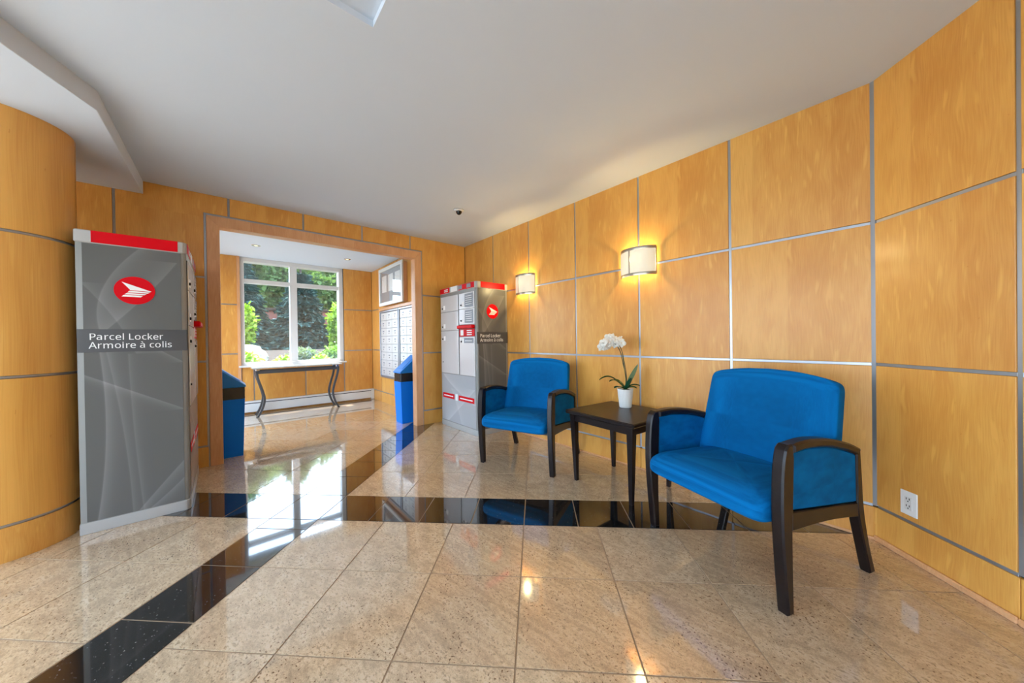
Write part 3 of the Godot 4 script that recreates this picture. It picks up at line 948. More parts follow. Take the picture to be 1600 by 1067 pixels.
func build_orchid() -> void:
	var base := P(0.765, 0.590, 2.885)
	var t := thing("potted_orchid", "white orchid in ribbed white pot on the side table", "plant", at(base.x, base.y, base.z))
	var prof := PackedVector2Array([Vector2(0, 0), Vector2(0.046, 0), Vector2(0.0495, 0.004), Vector2(0.0635, 0.15), Vector2(0.066, 0.153), Vector2(0.066, 0.158), Vector2(0.060, 0.158), Vector2(0.057, 0.14), Vector2(0, 0.14)])
	part("pot", grid(120, prof.size() - 1, func(u, v):
		var k := roundi(v * (prof.size() - 1))
		var r: float = prof[k].x + (0.0014 * cos(u * TAU * 30.0) if k >= 2 and k <= 3 else 0.0)
		return Vector3(cos(u * TAU) * r, prof[k].y, sin(u * TAU) * r), true), M.ceramic, t)
	part("moss", lathe(PackedVector2Array([Vector2(0, 0.152), Vector2(0.03, 0.152), Vector2(0.056, 0.146), Vector2(0.056, 0.14), Vector2(0, 0.14)]), 20), M.soil, t)
	# leaves: direction in the view (right, towards camera), length, lift, width
	var rx := Vector3(cos(0.35), 0, sin(0.35)).rotated(Vector3.UP, 0.0)     # roughly to the right of the picture
	var rz := Vector3(-0.28, 0, 0.96)
	var lf := [[-0.97, 0.2, 0.215, 0.085, 0.030, M.leaf], [-0.75, -0.45, 0.165, 0.055, 0.026, M.leaf], [0.35, -0.25, 0.20, 0.21, 0.034, M.leaf2], [0.45, 0.5, 0.12, 0.105, 0.026, M.leaf2], [-0.7, 0.7, 0.12, 0.02, 0.026, M.leaf], [0.9, 0.35, 0.10, 0.02, 0.015, M.leaf], [0.9, -0.4, 0.125, 0.03, 0.014, M.leaf]]
	for q in lf:
		var dir: Vector3 = (rx * q[0] + rz * q[1]).normalized()
		var side := dir.cross(Vector3.UP).normalized()
		var len: float = q[2]
		var lift: float = q[3]
		var steep := lift > 0.1
		part("leaf", grid(14, 6, func(u, v):
			var s: float = u
			var c: Vector3 = dir * len * (s * (0.62 if steep else 1.0)) + Vector3.UP * (0.15 + lift * (s if steep else sin(s * 2.2) / sin(2.2) * 0.9 + (0.35 * s * (1.0 - s) * 2.0)))
			var wdt: float = q[4] * pow(sin(PI * clampf(s * 0.94 + 0.06, 0.0, 1.0)), 0.6)
			var k: float = v * 2.0 - 1.0
			var out := c + side * wdt * k + Vector3.UP * 0.010 * k * k * (0.5 if steep else 1.0)
			return out), q[5], t)
	# two flower stems leaning to the left, bound to a stake
	var tip := rx * -0.02 + Vector3(0, 0.455, 0)
	var s1 := curve3([Vector3(0, 0.15, 0), rx * 0.005 + Vector3(0, 0.26, 0), rx * -0.018 + Vector3(0, 0.38, 0), rx * -0.040 + Vector3(0, 0.475, 0.01), rx * -0.085 + Vector3(0, 0.545, 0.02), rx * -0.15 + Vector3(0, 0.55, 0.03), rx * -0.215 + Vector3(0, 0.50, 0.04)], 6)
	part("stem", tube(s1, [0.0032]), M.stem, t)
	var s2 := curve3([rx * 0.01 + Vector3(0, 0.15, 0), rx * 0.012 + Vector3(0, 0.28, -0.01), rx * -0.005 + Vector3(0, 0.40, -0.015), rx * -0.02 + Vector3(0, 0.48, -0.02), rx * -0.055 + Vector3(0, 0.55, -0.02), rx * -0.12 + Vector3(0, 0.575, -0.02), rx * -0.18 + Vector3(0, 0.55, -0.01)], 6)
	part("stem", tube(s2, [0.003]), M.stem, t)
	part("stake", tube([rx * 0.014 + Vector3(0, 0.15, 0.008), rx * -0.022 + Vector3(0, 0.46, 0.006)], [0.0025]), M.leaf, t)
	var bl := start()
	for k in 5:
		var a := k * TAU / 5.0 + PI / 2
		var dir := Vector3(cos(a), sin(a), 0)
		var side := Vector3(-sin(a), cos(a), 0)
		var wide := 0.021 if k == 1 or k == 4 else 0.014
		var m := grid(6, 4, func(u, v):
			var s: float = u
			var k2: float = v * 2.0 - 1.0
			return dir * (0.004 + 0.036 * s) + side * wide * k2 * pow(sin(PI * (s * 0.82 + 0.12)), 0.7) + Vector3(0, 0, 0.010 * sin(s * 2.6) - 0.006 * k2 * k2))
		bl.append_from(m, 0, Transform3D.IDENTITY)
	bl.append_from(soft(Vector3(0.008, 0.007, 0.011), 1.0, 1.0, func(p): return p, 10, 6), 0, at(0, -0.006, 0.012))
	var blossom := bl.commit()
	var r := RandomNumberGenerator.new()
	r.seed = 8
	for k in 26:
		var src: Array = s1 if k % 2 == 0 else s2
		var f := 0.64 + 0.36 * (k / 25.0)
		var p: Vector3 = src[int(f * (src.size() - 1))]
		p += Vector3(r.randf_range(-0.028, 0.028), r.randf_range(-0.03, 0.030), r.randf_range(-0.03, 0.03))
		var yaw := r.randf_range(-1.3, 1.0)
		part("blossom", blossom, M.petal, t, Transform3D(Basis(Vector3.UP, yaw) * Basis(Vector3.RIGHT, r.randf_range(-0.5, 0.4)) * Basis(Vector3.BACK, r.randf_range(-0.6, 0.6)), p))

# a parcel locker: doors face local +z, printed sides at +-x; origin at the middle of its back edge on the floor
func build_locker(label: String, tr: Transform3D, printed: float) -> void:
	var w := 0.90
	var dp := 0.49
	var hh := 1.907
	var t := thing("parcel_locker", label, "locker", tr, "parcel lockers")
	# body with rounded upright corners
	var plan := PackedVector2Array()
	var r := 0.03
	for q in [[w / 2 - r, dp - r, 0.0], [-w / 2 + r, dp - r, PI / 2], [-w / 2 + 0.003, 0.003, PI], [w / 2 - 0.003, 0.003, PI * 1.5]]:
		var rr := r if q[1] > 0.1 else 0.003
		for k in 5:
			var a: float = q[2] + k / 4.0 * PI / 2
			plan.append(Vector2(q[0] + cos(a) * rr, q[1] + sin(a) * rr))
	var up := Transform3D(Basis(Vector3.RIGHT, PI / 2), Vector3.ZERO)    # plan (x, z) to a standing prism
	part("body", extrude(plan, 1.757), M.locker, t, up.translated(Vector3(0, 0.07 + 1.757 / 2, 0)))
	var skirt := Geometry2D.offset_polygon(plan, 0.004)[0]
	part("plinth", extrude(skirt, 0.07, 0.003), M.locker_trim, t, up.translated(Vector3(0, 0.035, 0)))
	var capp := Geometry2D.offset_polygon(plan, 0.006)[0]
	part("cap", extrude(capp, 0.08, 0.006), M.locker_trim, t, up.translated(Vector3(0, 1.867, 0)))
	# printed side
	var sd := Transform3D(Basis(Vector3.UP, PI / 2 * printed), Vector3(printed * (w / 2), 0, dp / 2))    # x runs along the side seen from outside
	var sheet := start()
	var pw2 := dp / 2 - 0.027
	for q in [[-pw2, pw2]]:
		quad(sheet, Vector3(q[0], 0.075, 0.0025), Vector3(q[1], 0.075, 0.0025), Vector3(q[1], 1.825, 0.0025), Vector3(q[0], 1.825, 0.0025), Vector3.BACK, Vector2(0, 1), Vector2(1, 1), Vector2(1, 0), Vector2(0, 0))
		quad(sheet, Vector3(q[0], 0.075, 0.0), Vector3(q[0], 0.075, 0.0025), Vector3(q[0], 1.825, 0.0025), Vector3(q[0], 1.825, 0.0), Vector3.LEFT)
		quad(sheet, Vector3(q[1], 0.075, 0.0), Vector3(q[1], 0.075, 0.0025), Vector3(q[1], 1.825, 0.0025), Vector3(q[1], 1.825, 0.0), Vector3.RIGHT)
	var foil := part("side_print", sheet.commit(), M.sweep_side, t, sd, "grey foil with pale sweeping lines")
	part("lettering_band", box(Vector3(0.488, 0.146, 0.004), 0.0008), M.locker_band, t, sd * at(0, 1.211, 0.0025))
	part("cap_strip", box(Vector3(0.385, 0.074, 0.004), 0.0005), M.red, t, sd * at(0.012, 1.869, 0.007), "red strip on the cap")
	# emblem: red disc with a white winged arrow
	var disc := PackedVector2Array()
	for k in 40: disc.append(Vector2(cos(k * TAU / 40), sin(k * TAU / 40)) * 0.092)
	var em := part("emblem", extrude(disc, 0.003), M.red, t, sd * at(0.0, 1.543, 0.004), "red disc with a white winged arrow")
	var wing := [[Vector2(-0.62, 0.58), Vector2(0.82, -0.02), Vector2(0.74, -0.04), Vector2(-0.22, 0.02), Vector2(-0.30, 0.14)],
		[Vector2(-0.26, -0.03), Vector2(0.76, -0.08), Vector2(0.62, -0.17), Vector2(-0.36, -0.16)],
		[Vector2(-0.40, -0.21), Vector2(0.58, -0.21), Vector2(0.46, -0.30), Vector2(-0.50, -0.31)],
		[Vector2(-0.54, -0.36), Vector2(0.40, -0.34), Vector2(0.28, -0.47), Vector2(-0.64, -0.47)]]
	for q in wing:
		var p := PackedVector2Array()
		for v in q: p.append(v * 0.092)
		part("wing", extrude(p, 0.002), M.print_white, em, at(0, 0, 0.002))
	var tt := TextMesh.new()
	tt.text = "Parcel Locker\nArmoire à colis"
	var font := SystemFont.new()
	font.font_names = PackedStringArray(["Droid Sans"])
	tt.font = font
	tt.font_size = 32
	tt.pixel_size = 0.0017
	tt.depth = 0.0016
	tt.line_spacing = -6.0
	tt.horizontal_alignment = HORIZONTAL_ALIGNMENT_LEFT
	part("lettering", tt, M.print_white, t, sd * at(-0.198, 1.208, 0.005), "white lettering")
	# doors; x runs left to right seen from the front
	var xl := -w / 2 + 0.035
	var xm := 0.045
	var xr := w / 2 - 0.035
	var zf := dp + 0.0
	var rows := [[xl, xm, 1.575, 1.785, 0], [xl, xm, 1.32, 1.568, 0], [xl, xm, 0.735, 1.313, 0], [xm + 0.02, xr, 1.585, 1.785, 1], [xm + 0.02, xr, 1.385, 1.578, 1], [xm + 0.02, xr, 0.735, 1.225, 2]]
	for q in rows:
		var dw: float = q[1] - q[0] - 0.008
		var dh: float = q[3] - q[2]
		var c := Vector3((q[0] + q[1]) / 2, (q[2] + q[3]) / 2, zf + 0.003)
		var d := part("door", box(Vector3(dw, dh, 0.012), 0.002), M.locker_door, t, at(c.x, c.y, c.z))
		var ly: float = -dh / 2 + 0.05 if q[4] < 2 else dh / 2 - 0.06
		if dh > 0.5 and q[4] == 0: ly = dh / 2 - 0.11
		part("lock", lathe(PackedVector2Array([Vector2(0, 0), Vector2(0.011, 0), Vector2(0.011, 0.008), Vector2(0.006, 0.010), Vector2(0, 0.010)]), 12), M.dark, d, Transform3D(Basis(Vector3.RIGHT, PI / 2), Vector3(-dw / 2 + 0.05, ly, 0.006)))
		part("number_plate", box(Vector3(0.05, 0.06, 0.002)), M.print_white, d, at(-dw / 2 + 0.10, ly + 0.01, 0.0065))
		if q[4] == 1:
			part("notice", box(Vector3(0.19, dh - 0.03, 0.002)), M.label_grey, d, at(dw / 2 - 0.11, 0, 0.0065))
			for k in 5: part("print_line", box(Vector3(0.14, 0.006, 0.001)), M.print_white, d, at(dw / 2 - 0.115, dh / 2 - 0.045 - k * 0.026, 0.008))
		if q[4] == 2:
			part("notice", box(Vector3(0.22, 0.065, 0.002)), M.label_grey, d, at(dw / 2 - 0.125, dh / 2 - 0.045, 0.0065))
			part("print_line", box(Vector3(0.16, 0.008, 0.001)), M.print_white, d, at(dw / 2 - 0.13, dh / 2 - 0.05, 0.008))
		if dh > 0.5: part("lock", lathe(PackedVector2Array([Vector2(0, 0), Vector2(0.008, 0), Vector2(0.008, 0.006), Vector2(0, 0.006)]), 10), M.dark, d, Transform3D(Basis(Vector3.RIGHT, PI / 2), Vector3(-dw / 2 + 0.05, -dh / 2 + 0.15, 0.006)))
	for x in [xl - 0.004, xm + 0.010]: part("door_shadow_gap", box(Vector3(0.010, 1.05, 0.004)), M.dark, t, at(x, 1.26, zf + 0.0005))
	var cx := (xm + 0.02 + xr) / 2
	part("drop_slot", box(Vector3(0.345, 0.045, 0.055), 0.008), M.red, t, at(cx, 1.352, zf + 0.022), "red mail drop bar")
	part("drop_notice", box(Vector3(0.345, 0.092, 0.006), 0.001), M.red, t, at(cx, 1.278, zf + 0.004))
	for k in 3: part("drop_print", box(Vector3(0.11, 0.012, 0.001)), M.print_white, t, at(cx + 0.06, 1.305 - k * 0.026, zf + 0.0075))
	part("drop_symbol", box(Vector3(0.07, 0.07, 0.001)), M.print_white, t, at(cx - 0.11, 1.279, zf + 0.0075))
	var low := start()
	quad(low, Vector3(xl, 0.085, 0), Vector3(xr, 0.085, 0), Vector3(xr, 0.725, 0), Vector3(xl, 0.725, 0), Vector3.BACK, Vector2(0, 1), Vector2(1, 1), Vector2(1, 0), Vector2(0, 0))
	quad(low, Vector3(xl, 0.725, 0), Vector3(xr, 0.725, 0), Vector3(xr, 0.725, -0.003), Vector3(xl, 0.725, -0.003), Vector3.UP)
	part("lower_panel", low.commit(), M.sweep_front, t, at(0, 0, zf + 0.003), "glossy grey printed panel")
	for q in [[-0.235, 0.30], [0.205, 0.36]]:
		part("red_label", box(Vector3(q[1], 0.068, 0.003), 0.0005), M.red, t, at(q[0], 0.425, zf + 0.0045))
		part("label_print", box(Vector3(q[1] * 0.8, 0.014, 0.001)), M.print_white, t, at(q[0], 0.425, zf + 0.0065))
	part("label_mark", box(Vector3(0.055, 0.085, 0.003)), M.print_white, t, at(-0.03, 0.425, zf + 0.0045))
	for q in [[-0.30, 0.26, M.red], [-0.06, 0.16, M.print_white], [0.24, 0.36, M.red]]:
		part("cap_notice", box(Vector3(q[1], 0.068, 0.003)), q[2], t, at(q[0], 1.868, zf + 0.0065))
	for x in [0.10, 0.30]: part("cap_print", box(Vector3(0.09, 0.05, 0.002)), M.label_grey, t, at(x, 1.868, zf + 0.009))
	part("cap_print", box(Vector3(0.10, 0.012, 0.002)), M.print_white, t, at(-0.26, 1.878, zf + 0.009))
	part("cap_print", box(Vector3(0.10, 0.012, 0.002)), M.print_white, t, at(-0.26, 1.856, zf + 0.009))

func build_lockers() -> void:
	# far one: back to the right wall, printed side towards the camera
	var b := tr_right()
	build_locker("grey parcel locker with doors in view standing in the far corner", b * at(0.10 + 0.455, 0, 0.006), 1.0)
	# near one: printed side towards the camera, doors towards the right
	var q := Vector3(SQ, 0, -SQ)          # along the printed side, left to right
	var n := Vector3(SQ, 0, SQ)           # out of the printed side
	var corner := P(-2.484, 0, 2.191)     # its near right corner
	var bs := Basis(-n, Vector3.UP, q)    # local x away from the camera, z towards the doors
	build_locker("large grey parcel locker by the round column at the left", Transform3D(bs, corner - q * 0.49 - n * 0.45), -1.0)

func build_bin(label: String, tr: Transform3D) -> void:
	# front (low side of the lid) faces local +x
	var t := thing("recycling_bin", label, "bin", tr, "blue recycling bins")
	var st := start()
	var lo := [Vector3(0.162, 0, 0.106), Vector3(-0.162, 0, 0.106), Vector3(-0.162, 0, -0.106), Vector3(0.162, 0, -0.106)]
	var hi := [Vector3(0.182, 0.60, 0.122), Vector3(-0.182, 0.60, 0.122), Vector3(-0.182, 0.60, -0.122), Vector3(0.182, 0.60, -0.122)]
	for k in 4:
		var k2 := (k + 1) % 4
		var n: Vector3 = (hi[k2] - hi[k]).cross(lo[k] - hi[k]).normalized()
		if n.dot(lo[k] + lo[k2]) < 0: n = -n
		quad(st, lo[k], lo[k2], hi[k2], hi[k], n)
	quad(st, lo[0], lo[1], lo[2], lo[3], Vector3.DOWN)
	quad(st, hi[0], hi[1], hi[2], hi[3], Vector3.UP)
	part("body", st.commit(), M.bin, t)
	var nz := noise(4, 30.0, 2)
	part("bag", grid(64, 6, func(u, v):
		var a: float = u * TAU
		var p := Vector2(pw(cos(a), 0.12) * 0.1835, pw(sin(a), 0.12) * 0.1235)
		var k := 1.0 + 0.012 * nz.get_noise_2d(u * 2.0, v * 0.5) + 0.004 * sin(v * 20.0)
		return Vector3(p.x * k, 0.60 + 0.125 * v, p.y * k), true), M.bag, t, Transform3D.IDENTITY, "dark rubbish bag folded over the rim")
	var lid := extrude(PackedVector2Array([Vector2(0.192, 0.722), Vector2(0.192, 0.740), Vector2(-0.075, 0.972), Vector2(-0.192, 0.972), Vector2(-0.192, 0.722)]), 0.262, 0.006)
	var ld := part("lid", lid, M.bin_lid, t)
	var ang := atan2(0.232, 0.267)
	part("flap", box(Vector3(0.22, 0.006, 0.19), 0.002), M.bin_lid, ld, Transform3D(Basis(Vector3.BACK, -ang), Vector3(0.062, 0.856, 0)))

func build_alcove() -> void:
	var tb := tr_back()
	build_bin("blue recycling bin left of the opening, beside the near parcel locker", tb * Transform3D(Basis.IDENTITY, Vector3(-2.845, 0, -0.285)))
	build_bin("narrow blue recycling bin right of the opening, below the mailboxes", tb * Transform3D(Basis(Vector3.UP, PI), Vector3(-0.757, 0, -0.375)))
	# heater along the window wall
	var A := in_back(ALC_R, ALC)
	var wt := frame(A, Vector3(SQ, 0, -SQ))
	var h := thing("baseboard_heater", "long white baseboard heater under the window", "heater", wt)
	part("cover", extrude(PackedVector2Array([Vector2(0.004, 0.035), Vector2(0.062, 0.035), Vector2(0.062, 0.155), Vector2(0.05, 0.172), Vector2(0.004, 0.172)]), 2.70, 0.002), M.heater, h, Transform3D(Basis(Vector3.UP, -PI / 2), Vector3(-1.39, 0, 0)))
	part("damper", extrude(PackedVector2Array([Vector2(0.004, 0.186), Vector2(0.058, 0.186), Vector2(0.050, 0.212), Vector2(0.004, 0.215)]), 2.70, 0.002), M.heater, h, Transform3D(Basis(Vector3.UP, -PI / 2), Vector3(-1.39, 0, 0)))
	part("fins", box(Vector3(2.66, 0.16, 0.045)), M.dark, h, at(-1.39, 0.11, 0.027))
	part("end_cap", box(Vector3(0.055, 0.21, 0.07), 0.005), M.heater, h, at(-0.032, 0.11, 0.037))
	# console table with curved legs
	var ct := Transform3D(Basis(Vector3(SQ, 0, -SQ), Vector3.UP, Vector3(SQ, 0, SQ)), in_back(-1.855, ALC - 0.30))
	var c := thing("console_table", "narrow metal console table with curved legs under the window", "table", ct)
	part("table_top", box(Vector3(1.30, 0.02, 0.36), 0.004), M.steel_top, c, at(0, 0.785, 0))
	for s in [-1.0, 1.0]:
		part("frame_rail", box(Vector3(1.20, 0.05, 0.02), 0.003), M.gunmetal, c, at(0, 0.715, s * 0.145))
		part("frame_rail", box(Vector3(0.02, 0.05, 0.29), 0.003), M.gunmetal, c, at(s * 0.59, 0.715, 0))
		for z in [-1.0, 1.0]:
			part("corner_block", box(Vector3(0.05, 0.035, 0.05), 0.004), M.chrome, c, at(s * 0.575, 0.7575, z * 0.14))
			var path := curve([Vector2(0.59, 0.74), Vector2(0.575, 0.62), Vector2(0.515, 0.40), Vector2(0.495, 0.27), Vector2(0.525, 0.13), Vector2(0.585, 0.0)], 6)
			var out := PackedVector2Array()
			for k in path.size(): out.append(Vector2((path[k].x + 0.017) * s, path[k].y))
			for k in range(path.size() - 1, -1, -1): out.append(Vector2((path[k].x - 0.017) * s, path[k].y))
			part("leg", extrude(out, 0.04, 0.003), M.gunmetal, c, at(0, 0, z * 0.15))
			part("foot", lathe(PackedVector2Array([Vector2(0, 0), Vector2(0.02, 0), Vector2(0.022, 0.018), Vector2(0, 0.02)]), 12), M.dark, c, at(s * 0.583, -0.004, z * 0.15))
	# mailboxes on the right alcove wall
	var mt := frame(A, Vector3(SQ, 0, SQ))
	for u in 2:
		var x0: float = [0.56, 1.485][u]
		var m := thing("mailbox_unit", ["bank of small grey mailbox doors nearer the window", "bank of small grey mailbox doors nearer the opening"][u], "mailbox", mt * at(x0, 0, 0), "mailbox banks")
		var wd: float = [0.90, 0.90][u]
		part("frame", box(Vector3(wd, 0.03, 0.05), 0.003), M.alu, m, at(wd / 2, 1.745, 0.025))
		part("frame", box(Vector3(wd, 0.03, 0.05), 0.003), M.alu, m, at(wd / 2, 0.515, 0.025))
		for x in [0.012, wd - 0.012]: part("frame", box(Vector3(0.024, 1.20, 0.05), 0.003), M.alu, m, at(x, 1.13, 0.025))
		part("back_plate", box(Vector3(wd - 0.05, 1.20, 0.02)), M.label_grey, m, at(wd / 2, 1.13, 0.012))
		for i in 3:
			for j in 8:
				var cw := (wd - 0.055) / 3
				var chh := 1.19 / 8
				var dr := part("mailbox_door", box(Vector3(cw - 0.008, chh - 0.008, 0.012), 0.002), M.mail, m, at(0.0275 + cw * (i + 0.5), 0.535 + chh * (j + 0.5), 0.028))
				part("number_plate", box(Vector3(0.07, 0.02, 0.002)), M.label_grey, dr, at(0, 0.018, 0.007))
				part("lock", box(Vector3(0.016, 0.016, 0.004)), M.dark, dr, at(0.0, -0.022, 0.007))
	var nb := thing("notice_case", "white framed glazed notice case above the mailboxes", "notice board", mt * at(1.24, 2.185, 0))
	part("case", box(Vector3(1.06, 0.66, 0.07), 0.003), M.casing, nb, at(0, 0, 0.035))
	for s in [-1.0, 1.0]:
		part("frame", box(Vector3(1.09, 0.06, 0.03), 0.004), M.frame_white, nb, at(0, s * 0.315, 0.085))
		part("frame", box(Vector3(0.06, 0.57, 0.03), 0.004), M.frame_white, nb, at(s * 0.515, 0, 0.085))
	part("backing_sheet", box(Vector3(0.97, 0.57, 0.004)), M.label_grey, nb, at(0, 0, 0.073))
	part("pane", box(Vector3(0.97, 0.57, 0.004)), M.pane, nb, at(0, 0, 0.086))
	for k in 3: part("sheet", box(Vector3(0.22, 0.30, 0.001)), M.print_white, nb, at(-0.32 + k * 0.31, 0.05, 0.0765))
	var shelf := thing("mail_ledge", "pale wood ledge between notice case and mailboxes", "ledge", mt * at(1.45, 1.795, 0))
	part("board", box(Vector3(1.85, 0.05, 0.045), 0.003), M.casing, shelf, at(0, 0, 0.0225))
	# recessed lights of the alcove
	for k in 3:
		var q: Array = [[-4.093, 4.597], [-3.254, 5.545], [-2.415, 4.736]][k]
		var dl := thing("downlight", ["small recessed downlight in alcove ceiling near the left jamb", "small recessed downlight in alcove ceiling before the window", "recessed downlight in the alcove ceiling behind the header"][k], "light", at(q[0], H, -q[1]), "alcove downlights")
		part("trim_ring", lathe(PackedVector2Array([Vector2(0.028, 0.0), Vector2(0.030, -0.007), Vector2(0.05, -0.005), Vector2(0.055, 0.0)]), 24), M.chrome, dl)
		part("lens", lathe(PackedVector2Array([Vector2(0, -0.003), Vector2(0.029, -0.003), Vector2(0.029, 0.0)]), 20), glow(Color(1.0, 0.9, 0.75), 1.0), dl)
		var sp := SpotLight3D.new()
		sp.name = "downlight_beam"
		sp.light_color = Color(1.0, 0.9, 0.76)
		sp.light_energy = 0.5
		sp.spot_angle = 55
		sp.spot_range = 8
		sp.spot_attenuation = 2.0
		sp.light_size = 0.028
		sp.shadow_enabled = true
		sp.transform = Transform3D(Basis(Vector3.RIGHT, -PI / 2), Vector3(0, -0.012, 0))
		dl.add_child(sp)

func build_sconces() -> void:
	var tr := tr_right()
	for k in 2:
		var s: float = [1.372, 2.838][k]
		var t := thing("wall_sconce", ["lit curved glass wall sconce above the far blue chair", "lit curved glass wall sconce above the orchid"][k], "lamp", tr * at(s, 1.852, 0), "wall sconces")
		var cw := 0.165
		var pr := 0.105
		var arc := func(u: float, r: float) -> Vector2:     # a flat bow in front of the wall
			var a: float = lerpf(-1.0, 1.0, u)
			return Vector2(sin(a * 1.15) / sin(1.15) * (cw + r), 0.012 + (cos(a * 1.15) - cos(1.15)) / (1.0 - cos(1.15)) * (pr - 0.012) + r)
		part("back_plate", box(Vector3(0.12, 0.16, 0.012), 0.003), M.nickel, t, at(0, 0, 0.006))
		var shade := grid(32, 5, func(u, v):
			var j := roundi(v * 5)
			var p: Vector2 = arc.call(u, [0.0, 0.0, 0.002, 0.002, 0.0, 0.0][j])
			return Vector3(p.x, [-0.108, -0.108, -0.108, 0.108, 0.108, 0.108][j], p.y))
		part("glass_shade", shade, M.shade, t, Transform3D.IDENTITY, "frosted white glass")
		for y in [-0.112, 0.112]:
			part("band", grid(32, 4, func(u, v):
				var j := roundi(v * 4)
				var p: Vector2 = arc.call(u, [0.001, 0.004, 0.004, 0.001, 0.001][j])
				return Vector3(p.x, y + [-0.013, -0.013, 0.013, 0.013, -0.013][j], p.y)), M.nickel, t)
		for u in [0.0, 0.42, 1.0]:
			var p: Vector2 = arc.call(u, 0.002)
			var p2: Vector2 = arc.call(clampf(u + 0.01, 0.0, 1.0), 0.002) - arc.call(clampf(u - 0.01, 0.0, 1.0), 0.002)
			part("strap", box(Vector3(0.012, 0.23, 0.005), 0.001), M.nickel, t, Transform3D(Basis(Vector3.UP, -atan2(p2.y, p2.x)), Vector3(p.x, 0, p.y)))
		part("bulb", soft(Vector3(0.022, 0.045, 0.022), 0.8, 1.0, func(p): return p, 16, 10), glow(Color(1.0, 0.85, 0.55), 4.0), t, at(0, 0.02, 0.05), "glowing bulb")
		part("socket", lathe(PackedVector2Array([Vector2(0, -0.06), Vector2(0.014, -0.06), Vector2(0.014, -0.025), Vector2(0, -0.025)]), 12), M.nickel, t, at(0, 0, 0.05))
		var l := OmniLight3D.new()
		l.name = "sconce_light"
		l.light_color = Color(1.0, 0.88, 0.62)
		l.light_energy = 0.28
		l.light_size = 0.02
		l.omni_range = 9
		l.omni_attenuation = 2.0
		l.shadow_enabled = true
		l.position = Vector3(0, 0.02, 0.05)
		t.add_child(l)

func build_small() -> void:
	var wa := frame(P(bend_x(), 0, bend_d()), Vector3(0, 0, 1))
	var t := thing("wall_outlet", "white duplex wall outlet low on the panel behind the near chair", "outlet", wa * at(bend_d() - 1.857, 0.297, 0))
	part("plate", box(Vector3(0.078, 0.124, 0.006), 0.002), M.print_white, t, at(0, 0, 0.003))
	part("receptacle", box(Vector3(0.034, 0.068, 0.003), 0.001), M.frame_white, t, at(0, 0, 0.007))
	for y in [-0.018, 0.018]:
		for q in [[-0.007, 0.006], [0.007, 0.006]]: part("slot", box(Vector3(0.003, 0.010, 0.002)), M.dark, t, at(q[0], y + q[1], 0.0085))
		part("slot", box(Vector3(0.006, 0.006, 0.002), 0.001), M.dark, t, at(0, y - 0.007, 0.0085))
	var s := thing("ceiling_camera", "small dark dome camera on white ceiling plate", "camera", at(-0.823, H, -3.605))
	part("base_plate", lathe(PackedVector2Array([Vector2(0, 0), Vector2(0.055, 0), Vector2(0.052, -0.012), Vector2(0.036, -0.018), Vector2(0, -0.018)]), 28), M.frame_white, s)
	part("dome", lathe(PackedVector2Array([Vector2(0.032, -0.017), Vector2(0.031, -0.030), Vector2(0.022, -0.046), Vector2(0.010, -0.053), Vector2(0, -0.054)]), 24), M.dome, s)

# ------------------------------------------------------------------ the garden beyond the window
func scatter(called: String, parent: Node, leaf: Mesh, m: Material, spots: Array) -> void:       # spots: [Transform3D, Color]
	var mm := MultiMesh.new()
	mm.transform_format = MultiMesh.TRANSFORM_3D
	mm.use_colors = true
	mm.mesh = leaf
	mm.instance_count = spots.size()
	for k in spots.size():
		mm.set_instance_transform(k, spots[k][0])
		mm.set_instance_color(k, spots[k][1])
	var o := MultiMeshInstance3D.new()
	o.name = called
	o.multimesh = mm
	o.material_override = m
	o.set_meta("kind", "stuff")
	parent.add_child(o, true)

func leaf_mesh(len: float, wide: float) -> ArrayMesh:
	return grid(3, 2, func(u, v):
		var k: float = v * 2.0 - 1.0
		return Vector3(wide * k * sin(PI * (u * 0.86 + 0.10)), 0.10 * len * k * k - 0.15 * len * u * u, len * u))

func any_basis(r: RandomNumberGenerator, s: float) -> Basis:
	return Basis(Vector3.UP, r.randf() * TAU) * Basis(Vector3.RIGHT, r.randf_range(-1.2, 1.2)) * Basis(Vector3.BACK, r.randf_range(-0.8, 0.8)) * Basis.from_scale(Vector3.ONE * s)

func ground_y(x: float, d: float) -> float:      # the bank outside rises away from the window
	var q := tr_back().affine_inverse() * P(x, 0, d)
	var b := -q.z - ALC
	return 0.42 + 0.48 * smoothstep(2.0, 9.0, b)

